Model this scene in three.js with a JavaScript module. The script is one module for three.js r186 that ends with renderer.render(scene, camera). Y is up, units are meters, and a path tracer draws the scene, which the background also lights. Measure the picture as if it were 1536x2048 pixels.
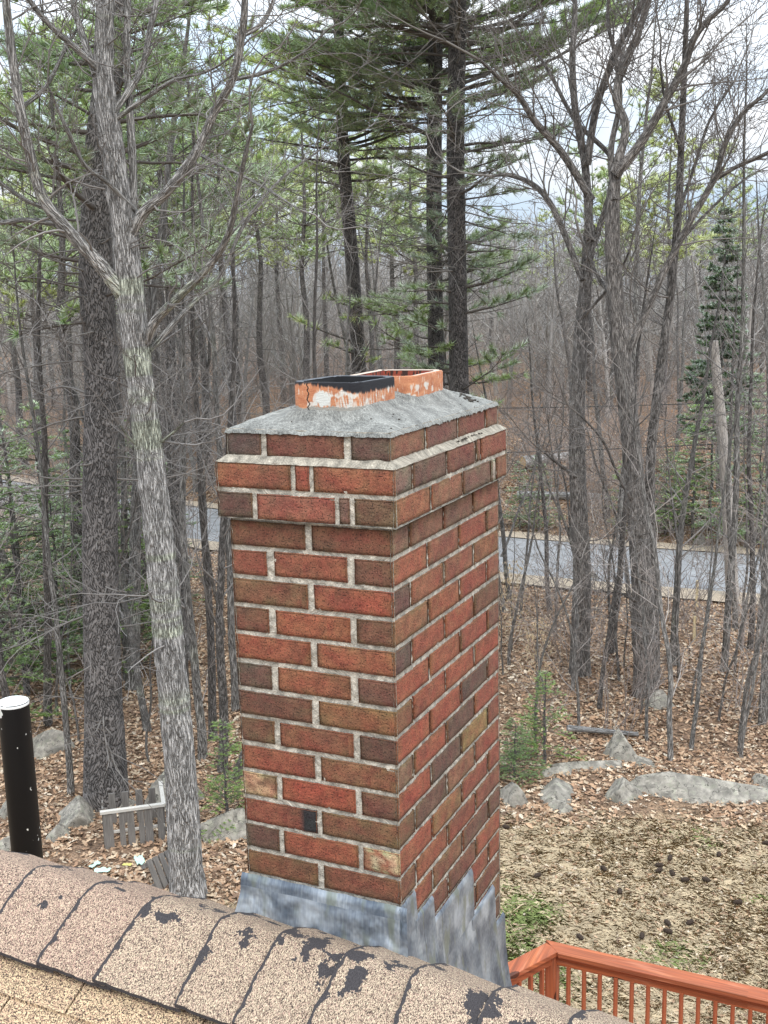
import * as THREE from 'three';
import { ImprovedNoise } from 'three/addons/math/ImprovedNoise.js';
import { mergeGeometries } from 'three/addons/utils/BufferGeometryUtils.js';

// ---------- camera, sky, sun, exposure ----------
const scene = new THREE.Scene();
const renderer = new THREE.WebGLRenderer({ antialias: true });
renderer.toneMapping = THREE.LinearToneMapping;
renderer.toneMappingExposure = 1.18;
renderer.shadowMap.enabled = true;

const camera = new THREE.PerspectiveCamera(49.6, 0.75, 0.05, 900);
camera.position.set(0.9525, 0.4843, 2.093);
camera.rotation.set(-0.19244, 0.43396, -0.02453, 'YXZ');
camera.updateMatrixWorld(true);

const NZ = new ImprovedNoise();
const n3 = (x, y, z) => NZ.noise(x, y, z);
function fbm(x, y, z, o = 4) { let a = 0, s = 1, t = 0; for (let i = 0; i < o; i++) { a += n3(x, y, z) * s; t += s; s *= 0.5; x = x * 2.03 + 11.7; y = y * 2.03 + 3.1; z = z * 2.03 + 7.9; } return a / t; }
const clamp = (x, a = 0, b = 1) => Math.min(b, Math.max(a, x));
const mix = (a, b, t) => a + (b - a) * t;
const sst = (a, b, x) => { const t = clamp((x - a) / (b - a)); return t * t * (3 - 2 * t); };
function rng(seed) { let s = seed >>> 0; return () => { s = (s + 0x6d2b79f5) | 0; let t = Math.imul(s ^ (s >>> 15), 1 | s); t = (t + Math.imul(t ^ (t >>> 7), 61 | t)) ^ t; return ((t ^ (t >>> 14)) >>> 0) / 4294967296; }; }
const lin = (c) => { c /= 255; return c <= 0.04045 ? c / 12.92 : Math.pow((c + 0.055) / 1.055, 2.4); };
const L3 = (r, g, b) => [lin(r), lin(g), lin(b)];

{ // a bright overcast sky: thin broken cloud, zenith about three times the horizon
  const W = 1024, H = 512, data = new Float32Array(W * H * 4);
  for (let j = 0; j < H; j++) {
    const el = ((j + 0.5) / H - 0.5) * Math.PI, se = Math.sin(el), ce = Math.cos(el);
    for (let i = 0; i < W; i++) {
      const az = ((i + 0.5) / W) * Math.PI * 2, x = ce * Math.cos(az), z = ce * Math.sin(az);
      const up = Math.max(se, 0), k = 1 / (up + 0.22);
      const c = sst(-0.28, 0.3, fbm(x * k * 1.6 + 3, z * k * 1.6, 4.2, 5) + 0.35 * fbm(x * k * 5, z * k * 5, 9.1, 3));
      const lum = (0.7 + 2.0 * up) * (0.93 + 0.12 * c);
      const o = (j * W + i) * 4;
      data[o] = lum * mix(0.72, 0.97, c); data[o + 1] = lum * mix(0.9, 1.0, c); data[o + 2] = lum * mix(1.1, 1.04, c); data[o + 3] = 1;
      if (se < -0.02) { data[o] = 0.2; data[o + 1] = 0.18; data[o + 2] = 0.16; }
    }
  }
  const sky = new THREE.DataTexture(data, W, H, THREE.RGBAFormat, THREE.FloatType);
  sky.mapping = THREE.EquirectangularReflectionMapping; sky.magFilter = THREE.LinearFilter; sky.minFilter = THREE.LinearFilter; sky.needsUpdate = true;
  scene.background = sky; scene.environment = sky;
}
const sun = new THREE.DirectionalLight(0xfff8ee, 1.5);   // the sun behind thin cloud, high over the photographer's right shoulder
sun.position.set(24, 40, 18); sun.target.position.set(0, -3, -8);
sun.castShadow = true; sun.shadow.radius = 26; sun.shadow.mapSize.set(2048, 2048);
Object.assign(sun.shadow.camera, { left: -60, right: 60, top: 60, bottom: -60, near: 1, far: 160 });
sun.name = 'sun'; scene.add(sun, sun.target);

// ---------- helpers ----------
const used = new Map();
function numbered(n) { const k = used.get(n) ?? 0; used.set(n, k + 1); return k ? `${n}_${String(k).padStart(3, '0')}` : n; }
function tag(o, label, category, group, kind) {
  if (label) o.userData.label = label; if (category) o.userData.category = category;
  if (group) o.userData.group = group; if (kind) o.userData.kind = kind; return o;
}
function thing(name, label, category, pos = [0, 0, 0], group) {
  const o = new THREE.Group(); o.name = numbered(name); o.position.set(...pos); scene.add(o); return tag(o, label, category, group);
}
function mesh(name, geo, mat, parent) { const m = new THREE.Mesh(geo, mat); m.name = name; m.castShadow = m.receiveShadow = true; (parent ?? scene).add(m); if (!parent) m.name = numbered(name); return m; }
function copyOf(src, pos, turn, scale, label, group) {
  const c = src.clone(); c.name = numbered(src.name.replace(/_\d{3}$/, '')); scene.add(c);
  c.position.set(...pos); c.rotation.set(0, turn, 0); if (Array.isArray(scale)) c.scale.set(...scale); else c.scale.setScalar(scale);
  c.userData = { ...src.userData }; if (label) c.userData.label = label; if (group) c.userData.group = group; return c;
}
// where a sight line through a pixel of the 1536 x 2048 photograph meets the ground, or a given depth: measuring, done once while building
const V = (x, y, z) => new THREE.Vector3(x, y, z);
const fwd = V(0, 0, -1).applyQuaternion(camera.quaternion), FH = V(fwd.x, 0, fwd.z).normalize();
function ray(u, v) { const f = 1024 / Math.tan(THREE.MathUtils.degToRad(24.8)); return V((u - 768) / f, -(v - 1024) / f, -1).applyQuaternion(camera.quaternion); }
function at(u, v, depth) { const d = ray(u, v); return camera.position.clone().addScaledVector(d, depth / d.dot(FH)); }
const depthOf = (p) => (p.x - camera.position.x) * FH.x + (p.z - camera.position.z) * FH.z;

const ROADZ = (x) => -25.3 - 0.0058 * (x + 5) * (x + 5);
function groundY(x, z) {
  const d = ROADZ(x) - z;                                   // metres behind the middle of the road
  let y = -6.3 + 0.22 * fbm(x * 0.13, z * 0.13, 2, 3) * sst(2.6, 5, Math.abs(d));
  if (d > 3) y += 0.9 * sst(3, 9, d) + 0.062 * Math.min(105, Math.max(0, d - 5)) + 0.5 * fbm(x * 0.05, z * 0.05, 8, 3) * sst(4, 16, d);
  if (Math.abs(d) < 3.4) y -= 0.12;
  return y;
}
function onGround(u, v) { const d = ray(u, v); let t = 4; for (let i = 0; i < 4000; i++) { const p = camera.position.clone().addScaledVector(d, t); if (p.y <= groundY(p.x, p.z)) { p.y = groundY(p.x, p.z); return p; } t += 0.03; } return at(u, v, 60); }

function tex(w, h, fn, srgb = true, repeat = true) {
  const d = new Uint8Array(w * h * 4);
  for (let y = 0, o = 0; y < h; y++) for (let x = 0; x < w; x++, o += 4) { const c = fn(x / w, y / h, x, y); d[o] = clamp(c[0], 0, 255); d[o + 1] = clamp(c[1], 0, 255); d[o + 2] = clamp(c[2], 0, 255); d[o + 3] = 255; }
  const t = new THREE.DataTexture(d, w, h); t.magFilter = THREE.LinearFilter; t.minFilter = THREE.LinearMipmapLinearFilter; t.generateMipmaps = true;
  t.wrapS = t.wrapT = repeat ? THREE.RepeatWrapping : THREE.ClampToEdgeWrapping; if (srgb) t.colorSpace = THREE.SRGBColorSpace; t.needsUpdate = true; return t;
}
// noise that repeats over the unit square
function tn(u, v, fx, fy, s = 0) { const a = u * Math.PI * 2, b = v * Math.PI * 2, kx = fx / 6.283, ky = fy / 6.283; return n3(Math.cos(a) * kx + s, Math.sin(a) * kx + Math.cos(b) * ky * 1.31, Math.sin(b) * ky + s * 1.7); }

// collects triangles
class Geo {
  constructor() { this.p = []; this.n = []; this.u = []; this.c = []; this.i = []; }
  v(x, y, z, nx, ny, nz, u = 0, v = 0, c = null) { this.p.push(x, y, z); this.n.push(nx, ny, nz); this.u.push(u, v); if (c) this.c.push(c[0], c[1], c[2]); return this.p.length / 3 - 1; }
  tri(a, b, c) { this.i.push(a, b, c); }
  // tapered tube through points with radii; col(t) gives a colour
  tube(P, R, sides, col = null, capEnd = false, disp = null, colAt = null) {
    const n = P.length, T = V(), N = V(), B = V(), prev = V(); let base = -1, len = 0;
    for (let k = 0; k < n; k++) {
      if (k === 0) T.subVectors(P[1], P[0]); else if (k === n - 1) T.subVectors(P[k], P[k - 1]); else T.subVectors(P[k + 1], P[k - 1]);
      T.normalize();
      if (k === 0) { N.set(Math.abs(T.x) > 0.8 ? 0 : 1, 0, Math.abs(T.x) > 0.8 ? 1 : 0); } else N.copy(prev);
      N.addScaledVector(T, -N.dot(T)).normalize(); prev.copy(N); B.crossVectors(T, N);
      if (k) len += P[k].distanceTo(P[k - 1]);
      const first = this.p.length / 3, wrapU = Math.max(1, Math.round(Math.PI * 2 * R[0] / 0.5)) * 0.5 || 0.5;
      for (let s = 0; s <= sides; s++) {
        const a = (s / sides) * Math.PI * 2, ca = Math.cos(a), sa = Math.sin(a);
        const nx = N.x * ca + B.x * sa, ny = N.y * ca + B.y * sa, nz = N.z * ca + B.z * sa;
        const r = R[k] + (disp ? disp(s % sides / sides, len, k) : 0);
        this.v(P[k].x + nx * r, P[k].y + ny * r, P[k].z + nz * r, nx, ny, nz, (s / sides) * wrapU, len, colAt ? colAt(s % sides / sides, len, nx, nz, P[k]) : col);
      }
      if (base >= 0) for (let s = 0; s < sides; s++) { const a = base + s, b = first + s; this.i.push(a, a + 1, b, a + 1, b + 1, b); }
      base = first;
    }
    if (capEnd) { const e = this.v(P[n - 1].x, P[n - 1].y, P[n - 1].z, T.x, T.y, T.z, 0, len, col ?? (colAt ? colAt(0, len, 0, 0, P[n - 1]) : null)); for (let s = 0; s < sides; s++) this.i.push(base + s, base + s + 1, e); }
  }
  build(recompute = false) {
    const g = new THREE.BufferGeometry();
    g.setAttribute('position', new THREE.Float32BufferAttribute(this.p, 3));
    g.setAttribute('normal', new THREE.Float32BufferAttribute(this.n, 3));
    g.setAttribute('uv', new THREE.Float32BufferAttribute(this.u, 2));
    if (this.c.length) g.setAttribute('color', new THREE.Float32BufferAttribute(this.c, 3));
    g.setIndex(this.i); if (recompute) g.computeVertexNormals(); return g;
  }
}
// grid surface: f(u,v) -> {p:[x,y,z], c:[r,g,b]?, t:[u,v]?}
function sheet(nu, nv, f, g = new Geo()) {
  const b = g.p.length / 3;
  for (let j = 0; j <= nv; j++) for (let i = 0; i <= nu; i++) { const q = f(i / nu, j / nv); g.v(...q.p, 0, 1, 0, ...(q.t ?? [i / nu, j / nv]), q.c ?? null); }
  for (let j = 0; j < nv; j++) for (let i = 0; i < nu; i++) { const a = b + j * (nu + 1) + i, d = a + nu + 1; g.tri(a, a + 1, d); g.tri(a + 1, d + 1, d); }
  return g;
}
function smooth(pts, n) { return new THREE.CatmullRomCurve3(pts, false, 'centripetal').getPoints(n); }
// ---------- the brick chimney ----------
const CH = 0.0677, CW = 0.405, CD = 0.70, BH = 0.0572;
const chimney = thing('brick_chimney', 'tall red brick chimney with corbelled top and two clay flues rising behind the roof ridge', 'chimney', [0, -2.6, 0]);
chimney.position.set(0, 0, 0);
const brickMaps = [];
for (let k = 0; k < 4; k++) {
  const t = tex(256, 128, (u, v) => {
    const coarse = fbm(u * 9 + k * 31, v * 4.5, k * 5.3, 4), fine = n3(u * 90 + k * 7, v * 45, 3.3), dots = n3(u * 60, v * 30 + k * 13, 8.8);
    const scr = n3(u * 14 + k, v * 60, 6.1);
    let s = 220 + coarse * 60 + fine * 50 + scr * 24; if (dots > 0.4) s *= 0.6; if (fine > 0.45 && coarse > 0.0) s *= 1.16;
    const warm = fbm(u * 5 + 70 + k * 9, v * 2.5, 1.1, 3);
    return [s * (1 + 0.03 * warm), s * (1 + 0.26 * warm), s * (1 + 0.18 * warm)];
  });
  const b = tex(256, 128, (u, v) => { const s = 128 + 80 * fbm(u * 30 + k * 17, v * 15, k, 3) + 50 * n3(u * 90, v * 45, k * 2 + 0.5) - (n3(u * 60, v * 30 + k * 13, 8.8) > 0.42 ? 60 : 0); return [s, s, s]; }, false);
  brickMaps.push(new THREE.MeshStandardMaterial({ map: t, bumpMap: b, bumpScale: 0.0032, roughness: 0.93, vertexColors: true, name: 'brick' }));
}
const bRand = rng(77), CO = 0.0185;
// a brick between two corners; facing colours for -z.. : front (+z), right (+x), others
function brick(x0, x1, y0, y1, z0, z1, cF, cR, marks = null) {
  const g = new Geo(), sd = bRand() * 100, cx = (x0 + x1) / 2, cy = (y0 + y1) / 2, cz = (z0 + z1) / 2;
  const lx = x1 - x0, ly = y1 - y0, lz = z1 - z0, e = 0.0022;
  const jitter = (x, y, z) => [x + 0.0011 * n3(x * 60 + sd, y * 60, z * 60), y + 0.0016 * n3(x * 55, y * 55 + sd, z * 55), z + 0.0011 * n3(x * 60, y * 60, z * 60 + sd)];
  const face = (nx, ny, nz, ax, bx, la, lb, base) => {
    const nu = Math.max(4, Math.round(la / 0.016)), nv = 5, off = g.p.length / 3;
    const ofs = [nx * lx / 2 + cx, ny * ly / 2 + cy, nz * lz / 2 + cz];
    for (let j = 0; j <= nv; j++) for (let i = 0; i <= nu; i++) {
      let u = i / nu * 2 - 1, v = j / nv * 2 - 1;
      const eu = Math.abs(u) > 0.999 ? 1 : 0, ev = Math.abs(v) > 0.999 ? 1 : 0;
      const inn = (eu || ev) ? e : 0;
      let p = [0, 1, 2].map((q) => ofs[q] + ax[q] * u * (la / 2) + bx[q] * v * (lb / 2));
      p = jitter(...p); p = [p[0] - nx * inn, p[1] - ny * inn, p[2] - nz * inn];
      // kiln flashing: broad burnt patches, an ochre rim and the odd flaked spot belong to the clay
      const w = fbm(p[0] * 9 + sd, p[1] * 14, p[2] * 9 + sd, 3), rim = Math.max(Math.abs(u) ** 4, Math.abs(v) ** 2.4);
      let c = [...base];
      const burnt = sst(0.05, 0.42, w) * 0.36; c = [c[0] * (1 - burnt * 0.62), c[1] * (1 - burnt * 0.45), c[2] * (1 - burnt * 0.3)];
      const oc = rim * 0.75 * (0.4 + 0.6 * sst(-0.25, 0.3, n3(p[0] * 25, p[1] * 25 + sd, p[2] * 25)));
      c = [mix(c[0], c[0] * 0.84, oc), mix(c[1], c[1] * 1.26, oc), mix(c[2], c[2] * 1.02, oc)];
      if (marks) c = marks(c, u, v, nx, nz, p) ?? c;
      const n = [nx + ax[0] * u * eu * 0.7 + bx[0] * v * ev * 0.7, ny + ax[1] * u * eu * 0.7 + bx[1] * v * ev * 0.7, nz + ax[2] * u * eu * 0.7 + bx[2] * v * ev * 0.7], m = Math.hypot(...n);
      g.v(...p, n[0] / m, n[1] / m, n[2] / m, (u * la / 2) / 0.21 + sd, (v * lb / 2) / 0.105 + sd * 0.7, c);
    }
    for (let j = 0; j < nv; j++) for (let i = 0; i < nu; i++) { const a = off + j * (nu + 1) + i, d = a + nu + 1; g.tri(a, a + 1, d); g.tri(a + 1, d + 1, d); }
  };
  const top = cF.map((q, i) => (q + cR[i]) / 2);
  face(0, 0, 1, [1, 0, 0], [0, 1, 0], lx, ly, cF); face(0, 0, -1, [-1, 0, 0], [0, 1, 0], lx, ly, cF);
  face(1, 0, 0, [0, 0, -1], [0, 1, 0], lz, ly, cR); face(-1, 0, 0, [0, 0, 1], [0, 1, 0], lz, ly, cR);
  face(0, 1, 0, [1, 0, 0], [0, 0, -1], lx, lz, top); face(0, -1, 0, [1, 0, 0], [0, 0, 1], lx, lz, top);
  return mesh('brick', g.build(), brickMaps[Math.floor(bRand() * 4)], chimney);
}
// colours read brick by brick: front left to right, then the right face from the near corner
const R_ = (s) => s.split(' ').map((h) => { const c = L3(parseInt(h.slice(0, 2), 16), parseInt(h.slice(2, 4), 16), parseInt(h.slice(4, 6), 16)), l = c[0] * 0.4 + c[1] * 0.45 + c[2] * 0.15; return [mix(mix(c[0], l, 0.08) * 0.9 + 0.006, 0.35, 0.27), mix(mix(c[1], l, 0.08) * 0.97 + 0.006, 0.132, 0.27), mix(mix(c[2], l, 0.08) * 0.87 + 0.006, 0.078, 0.27)]; });
const courses = [
  ['B', '52474a 7a463c 574a48', '966250 7a5450 844c44 8a6054'],
  ['C', 'a3563e a64a38 a65a40', '867068 6a504c 824c42 8e5c4c 985444'],
  ['D', '4a4240 a8584a 745250 68503f', 'a86044 9a644e 7a5a52 9e624c'],
  ['A', '744634 7c4435', '8e6c5c 8a5a4c 865c50 905748'],
  ['B', '924436 a04e3a 724a3c', 'b05e44 9a5444 a24a3a 9a5e4c'],
  ['A', '7c503a a64a34', '644c4a a45a42 9c5442 9a5c3e'],
  ['B', '784838 a85438 704838', 'a06446 aa583c a24a38 985646'],
  ['A', 'a24c34 a4583c', '564a4a a84e38 aa523a 744a3a'],
  ['B', '5c4a44 9e5438 784a40', 'b05038 aa543a a44838 7a5046'],
  ['A', '6c4034 985c3a', '8e5a40 aa5038 ae5038 a44832'],
  ['B', '704c38 8e4c36 4a3a34', 'b25238 aa4c36 564442 985042'],
  ['A', '9e4a34 8e543a', '886452 ac4e36 5a4440 a24e3c'],
  ['B', 'd8a282 a8422a 724638', 'ae4c34 604a44 a2784a 98503e'],
  ['A', '904230 7e5036', '78523a 6a4c44 98604a 9e4c3a'],
  ['B', '50403a a24a30 f2cba6', 'a45238 a26844 984636 9e4c3c'],
  ['A', '824e32 844430', '84503a a85a3c 984634 8e4c3c'],
];
const rest = ['a8523a', '9a4c38', '8c5640', '6c4c42', 'a65c40', '7c4a3c', 'a2462f', '8a5c44'];
const pick = () => R_(rest[Math.floor(bRand() * rest.length)])[0];
const pale = (cc, th) => (c, u, v, nx, nz, p) => (nz > 0.5 && fbm(p[0] * 60, p[1] * 60, 5, 3) > th ? cc : c);
for (let k = 0; k < 23; k++) {
  const y1 = (3 - k) * CH - 0.005, y0 = y1 - BH, o = k === 1 || k === 2 ? CO : 0;
  const x0 = -CW - o, x1 = o, z1 = o, z0 = -CD - o, j = 0.012 + bRand() * 0.007, w = 0.092;
  const def = courses[k], kind = def ? def[0] : (k % 2 ? 'A' : 'B');
  const F = def ? R_(def[1]) : [], R = def ? R_(def[2]) : [];
  const f = (i) => F[i] ?? pick(), r = (i) => R[i] ?? pick();
  const dx = () => (bRand() - 0.5) * 0.004, yy = () => (bRand() - 0.5) * 0.0026;
  const put = (a, b, c, d, cF, cR, marks) => { const q = yy(), s = 0.002 * (bRand() - 0.5); brick(a + s, b + s, y0 + q, y1 + q, c + s, d + s, cF, cR, marks); };
  if (kind === 'A') {                              // two stretchers in front, their ends showing on the sides
    const m = (x0 + x1) / 2 + dx();
    const m2 = k === 13 ? (c, u, v, nx, nz) => (nz > 0.5 && u > 0.55 + 0.12 * n3(v * 3, u * 9, 2) ? c.map((q, i) => [0.03, 0.027, 0.028][i]) : c) : null;
    put(x0, m - j / 2, z1 - w, z1, f(0), pick(), m2); put(m + j / 2, x1, z1 - w, z1, f(1), r(0));
    let z = z1 - w - 0.01; const s = (z - z0 - 0.02) / 3;
    for (let i = 0; i < 3; i++) { put(x1 - w, x1, z - s, z, pick(), r(i + 1)); put(x0, x0 + w, z - s, z, pick(), pick()); z -= s + 0.01; }
    put(x0 + w + 0.01, x1 - w - 0.01, z0, z0 + w, pick(), pick());
  } else if (kind === 'B') {                       // header, stretcher, header
    const a = dx(); let mk = null, mk2 = null;
    if (k === 12) mk = (c, u, v, nx, nz, p) => (nz > 0.5 && (v < -0.1 || u < 0.2) && fbm(p[0] * 45, p[1] * 45, 5, 3) > -0.2 ? [c[0] * 1.1, c[1] * 1.1, c[2] * 1.1] : [c[0] * 0.55, c[1] * 0.5, c[2] * 0.5]);
    if (k === 14) mk2 = (c, u, v, nx, nz, p) => (nz > 0.5 && fbm(p[0] * 40, p[1] * 60, 5, 3) > 0.0 - v * 0.25 - u * 0.2 ? c : nz > 0.5 ? [0.34, 0.15, 0.085] : [0.34, 0.11, 0.06]);
    let z = z1; const s = (z1 - z0 - w - 0.03) / 3;
    for (let i = 0; i < 3; i++) { put(x1 - w, x1, z - s, z, i ? pick() : f(2), r(i), i ? null : mk2); put(x0, x0 + w, z - s, z, i ? pick() : f(0), pick(), i ? null : mk); z -= s + 0.01; }
    put(x0 + w + j + a, x1 - w - j + a, z1 - w, z1, f(1), pick(), null);
    const m = (x0 + x1) / 2; put(x0, m - 0.006, z0, z0 + w, pick(), pick()); put(m + 0.006, x1, z0, z0 + w, pick(), r(3));
  } else if (kind === 'C') {                       // stretchers with a cut piece between
    put(x0, x0 + 0.192, z1 - w, z1, f(0), pick()); put(x0 + 0.203, x0 + 0.238, z1 - w, z1, f(1), pick()); put(x0 + 0.248, x1, z1 - w, z1, f(2), r(0));
    let z = z1 - w - 0.009; const ls = [0.192, 0.192, 0.022, z - z0 - 0.435];
    ls.forEach((s, i) => { put(x1 - w, x1, z - s, z, pick(), r(i + 1)); put(x0, x0 + w, z - s, z, pick(), pick()); z -= s + 0.0095; });
    put(x0 + w + 0.01, x1 - w - 0.01, z0, z0 + w, pick(), pick());
  } else {
    const z = z1; put(x0, x0 + w, z - 0.194, z, f(0), pick()); put(x0 + 0.104, x0 + 0.298, z1 - w, z1, f(1), pick()); put(x0 + 0.308, x0 + 0.333, z1 - w, z1, f(2), pick());
    let q = z1; const ls = [0.194, 0.194, 0.194, 0.03, z1 - z0 - 0.652];
    ls.forEach((s, i) => { put(x1 - w - (i ? 0 : 0.005), x1, q - s, q, i ? pick() : f(3), i === 3 ? L3(190, 165, 150) : r(Math.min(i, 3))); if (i) put(x0, x0 + w, q - s, q, pick(), pick()); q -= s + 0.01; });
    put(x0 + w + 0.01, x1 - w - 0.01, z0, z0 + w, pick(), pick());
  }
}
// mortar: four rough sheets a few millimetres behind the brick faces
const mortarMap = tex(256, 256, (u, v) => { const s = 166 + 44 * tn(u, v, 14, 14, 1) + 40 * tn(u, v, 70, 70, 4) + 22 * tn(u, v, 140, 140, 7); return [s * 1.01, s * 0.97, s * 0.9]; });
const mortarBump = tex(256, 256, (u, v) => { const s = 128 + 70 * tn(u, v, 60, 60, 2) + 50 * tn(u, v, 130, 130, 5); return [s, s, s]; }, false);
const crownLedge = new THREE.MeshStandardMaterial({ map: mortarMap, bumpMap: mortarBump, bumpScale: 0.004, color: new THREE.Color(0.8, 0.78, 0.74), roughness: 0.97, name: 'ledge mortar' });
const mortarMat = new THREE.MeshStandardMaterial({ map: mortarMap, bumpMap: mortarBump, bumpScale: 0.003, roughness: 0.97, name: 'mortar' });
{
  const g = new Geo(), inset = 0.0045;
  const wall = (ax, az, bx, bz, nx, nz, yb, yt) => {
    const len = Math.hypot(bx - ax, bz - az), nu = Math.round(len / 0.005), nv = Math.round((yt - yb) / 0.005);
    sheet(nu, nv, (u, v) => {
      const x = mix(ax, bx, u), z = mix(az, bz, u), y = mix(yb, yt, v), e = Math.min(u, 1 - u) * len;
      let d = -inset + 0.0042 * fbm(x * 26, y * 26, z * 26, 3) + 0.003 * n3(x * 95, y * 95, z * 95);
      if (e < 0.006) d = Math.min(d, -0.004);
      return { p: [x + nx * d, y, z + nz * d], t: [u * len / 0.25, (y) / 0.25] };
    }, g);
  };
  const box = (o, yb, yt) => { const a = -CW - o, b = o, c = o, d = -CD - o; wall(a, c, b, c, 0, 1, yb, yt); wall(b, c, b, d, 1, 0, yb, yt); wall(b, d, a, d, 0, -1, yb, yt); wall(a, d, a, c, -1, 0, yb, yt); };
  box(0, 2 * CH - 0.002, 3 * CH); box(CO, 0.002, 2 * CH - 0.004); box(0, -1.75, -0.001);
  mesh('mortar', g.build(true), mortarMat, chimney);
  // mortar ledge on the corbel and its underside
  const ring = (o0, o1, y0, y1, rough) => {
    const r = new Geo(), A = [[-CW - o0, o0], [o0, o0], [o0, -CD - o0], [-CW - o0, -CD - o0]], B = [[-CW - o1, o1], [o1, o1], [o1, -CD - o1], [-CW - o1, -CD - o1]];
    for (let s = 0; s < 4; s++) { const a = A[s], b = A[(s + 1) % 4], c = B[s], d = B[(s + 1) % 4], len = Math.hypot(b[0] - a[0], b[1] - a[1]);
      sheet(Math.round(len / 0.006), 6, (u, v) => { const x = mix(mix(c[0], d[0], u), mix(a[0], b[0], u), v), z = mix(mix(c[1], d[1], u), mix(a[1], b[1], u), v);
        return { p: [x + rough * 0.5 * n3(x * 40, 1, z * 40), mix(y1, y0, v) + rough * fbm(x * 22, 3, z * 22, 3), z + rough * 0.5 * n3(x * 40, 9, z * 40)], t: [x / 0.25, z / 0.25] }; }, r); }
    return r.build(true);
  };
  mesh('mortar_ledge', ring(-0.002, CO - 0.0005, 2 * CH + 0.009, 2 * CH - 0.006, 0.003), crownLedge, chimney);
  mesh('mortar_soffit', ring(CO - 0.001, -0.004, 0.003, 0.002, 0.001), mortarMat, chimney);
}
// crown: rough mortar wash sloping from the flues to the edge
const FL = [{ x: -0.184, z: -0.168, w: 0.085, d: 0.1, top: 0.302, turn: 0.02 }, { x: -0.176, z: -0.437, w: 0.09, d: 0.108, top: 0.297, turn: -0.03 }];
const crownMap = tex(512, 512, (u, v) => { const sp = tn(u, v, 150, 150, 3), s = 122 + 26 * tn(u, v, 8, 8, 1) + 26 * tn(u, v, 45, 45, 4) + 44 * sp - (tn(u, v, 90, 90, 11) > 0.5 ? 22 : 0); return [s * 0.995, s * 0.99, s * 0.95]; });
const crownMat = new THREE.MeshStandardMaterial({ map: crownMap, bumpMap: mortarBump, bumpScale: 0.0022, roughness: 0.98, name: 'crown mortar' });
const crownY = (x, z) => {
  const e = Math.min(x + CW + 0.002, 0.002 - x, -z + 0.002, z + CD + 0.002);           // distance from the edge
  let y = 3 * CH - 0.006 + 0.052 * Math.pow(clamp(e / 0.13), 0.8) + 0.0035 * fbm(x * 22, 2, z * 22, 3) + 0.0013 * n3(x * 110, 5, z * 110);
  for (const f of FL) { const q = Math.max(Math.abs(x - f.x) - f.w, Math.abs(z - f.z) - f.d); y += 0.012 * (1 - sst(0, 0.022, q)); }
  return y;
};
{
  const g = sheet(120, 200, (u, v) => {
    const ed = Math.min(u, 1 - u, v, 1 - v), s = 0.003 * (1 + n3(u * 40, v * 70, 3));
    const x = mix(-CW - s, s, u), z = mix(s, -CD - s, v);
    const rag = ed < 0.001 ? -0.003 - 0.003 * Math.abs(n3(x * 55, 1, z * 55)) - (x > -0.03 && z < -0.25 ? 0.005 * sst(0.1, 0.4, n3(x * 90, 4, z * 90)) : 0) : 0;
    return { p: [x, crownY(x, z) + rag, z], t: [x / 0.3, z / 0.3] };
  });
  mesh('mortar_crown', g.build(true), crownMat, chimney);
  const cr = rng(5), m = new Geo();           // crumbs and bits of dead leaf caught on the crown and the ledge
  const crumb = (x, y, z, s) => { const b = m.p.length / 3; for (let i = 0; i < 6; i++) { const a = [[1, 0, 0], [-1, 0, 0], [0, 1, 0], [0, -1, 0], [0, 0, 1], [0, 0, -1]][i]; m.v(x + a[0] * s * (0.6 + cr()), y + a[1] * s * 0.6, z + a[2] * s * (0.6 + cr()), ...a); } for (const t of [[0, 2, 4], [2, 1, 4], [1, 3, 4], [3, 0, 4], [2, 0, 5], [1, 2, 5], [3, 1, 5], [0, 3, 5]]) m.tri(b + t[0], b + t[1], b + t[2]); };
  for (let i = 0; i < 26; i++) { const z = -0.36 - cr() * 0.2, x = 0.002 + cr() * 0.012; crumb(x, 2 * CH + 0.004, z, 0.0016 + cr() * 0.003); }
  for (let i = 0; i < 16; i++) { const z = -0.56 - cr() * 0.05, x = -0.07 + cr() * 0.05; crumb(x, crownY(x, z) + 0.002, z, 0.003 + cr() * 0.004); }
  for (let i = 0; i < 40; i++) { const z = -cr() * CD, x = -CW * cr(); crumb(x, crownY(x, z) + 0.001, z, 0.0012 + cr() * 0.0022); }
  mesh('debris', m.build(true), new THREE.MeshStandardMaterial({ color: new THREE.Color(0.06, 0.05, 0.04), roughness: 1 }), chimney).userData.kind = 'stuff';
}
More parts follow.
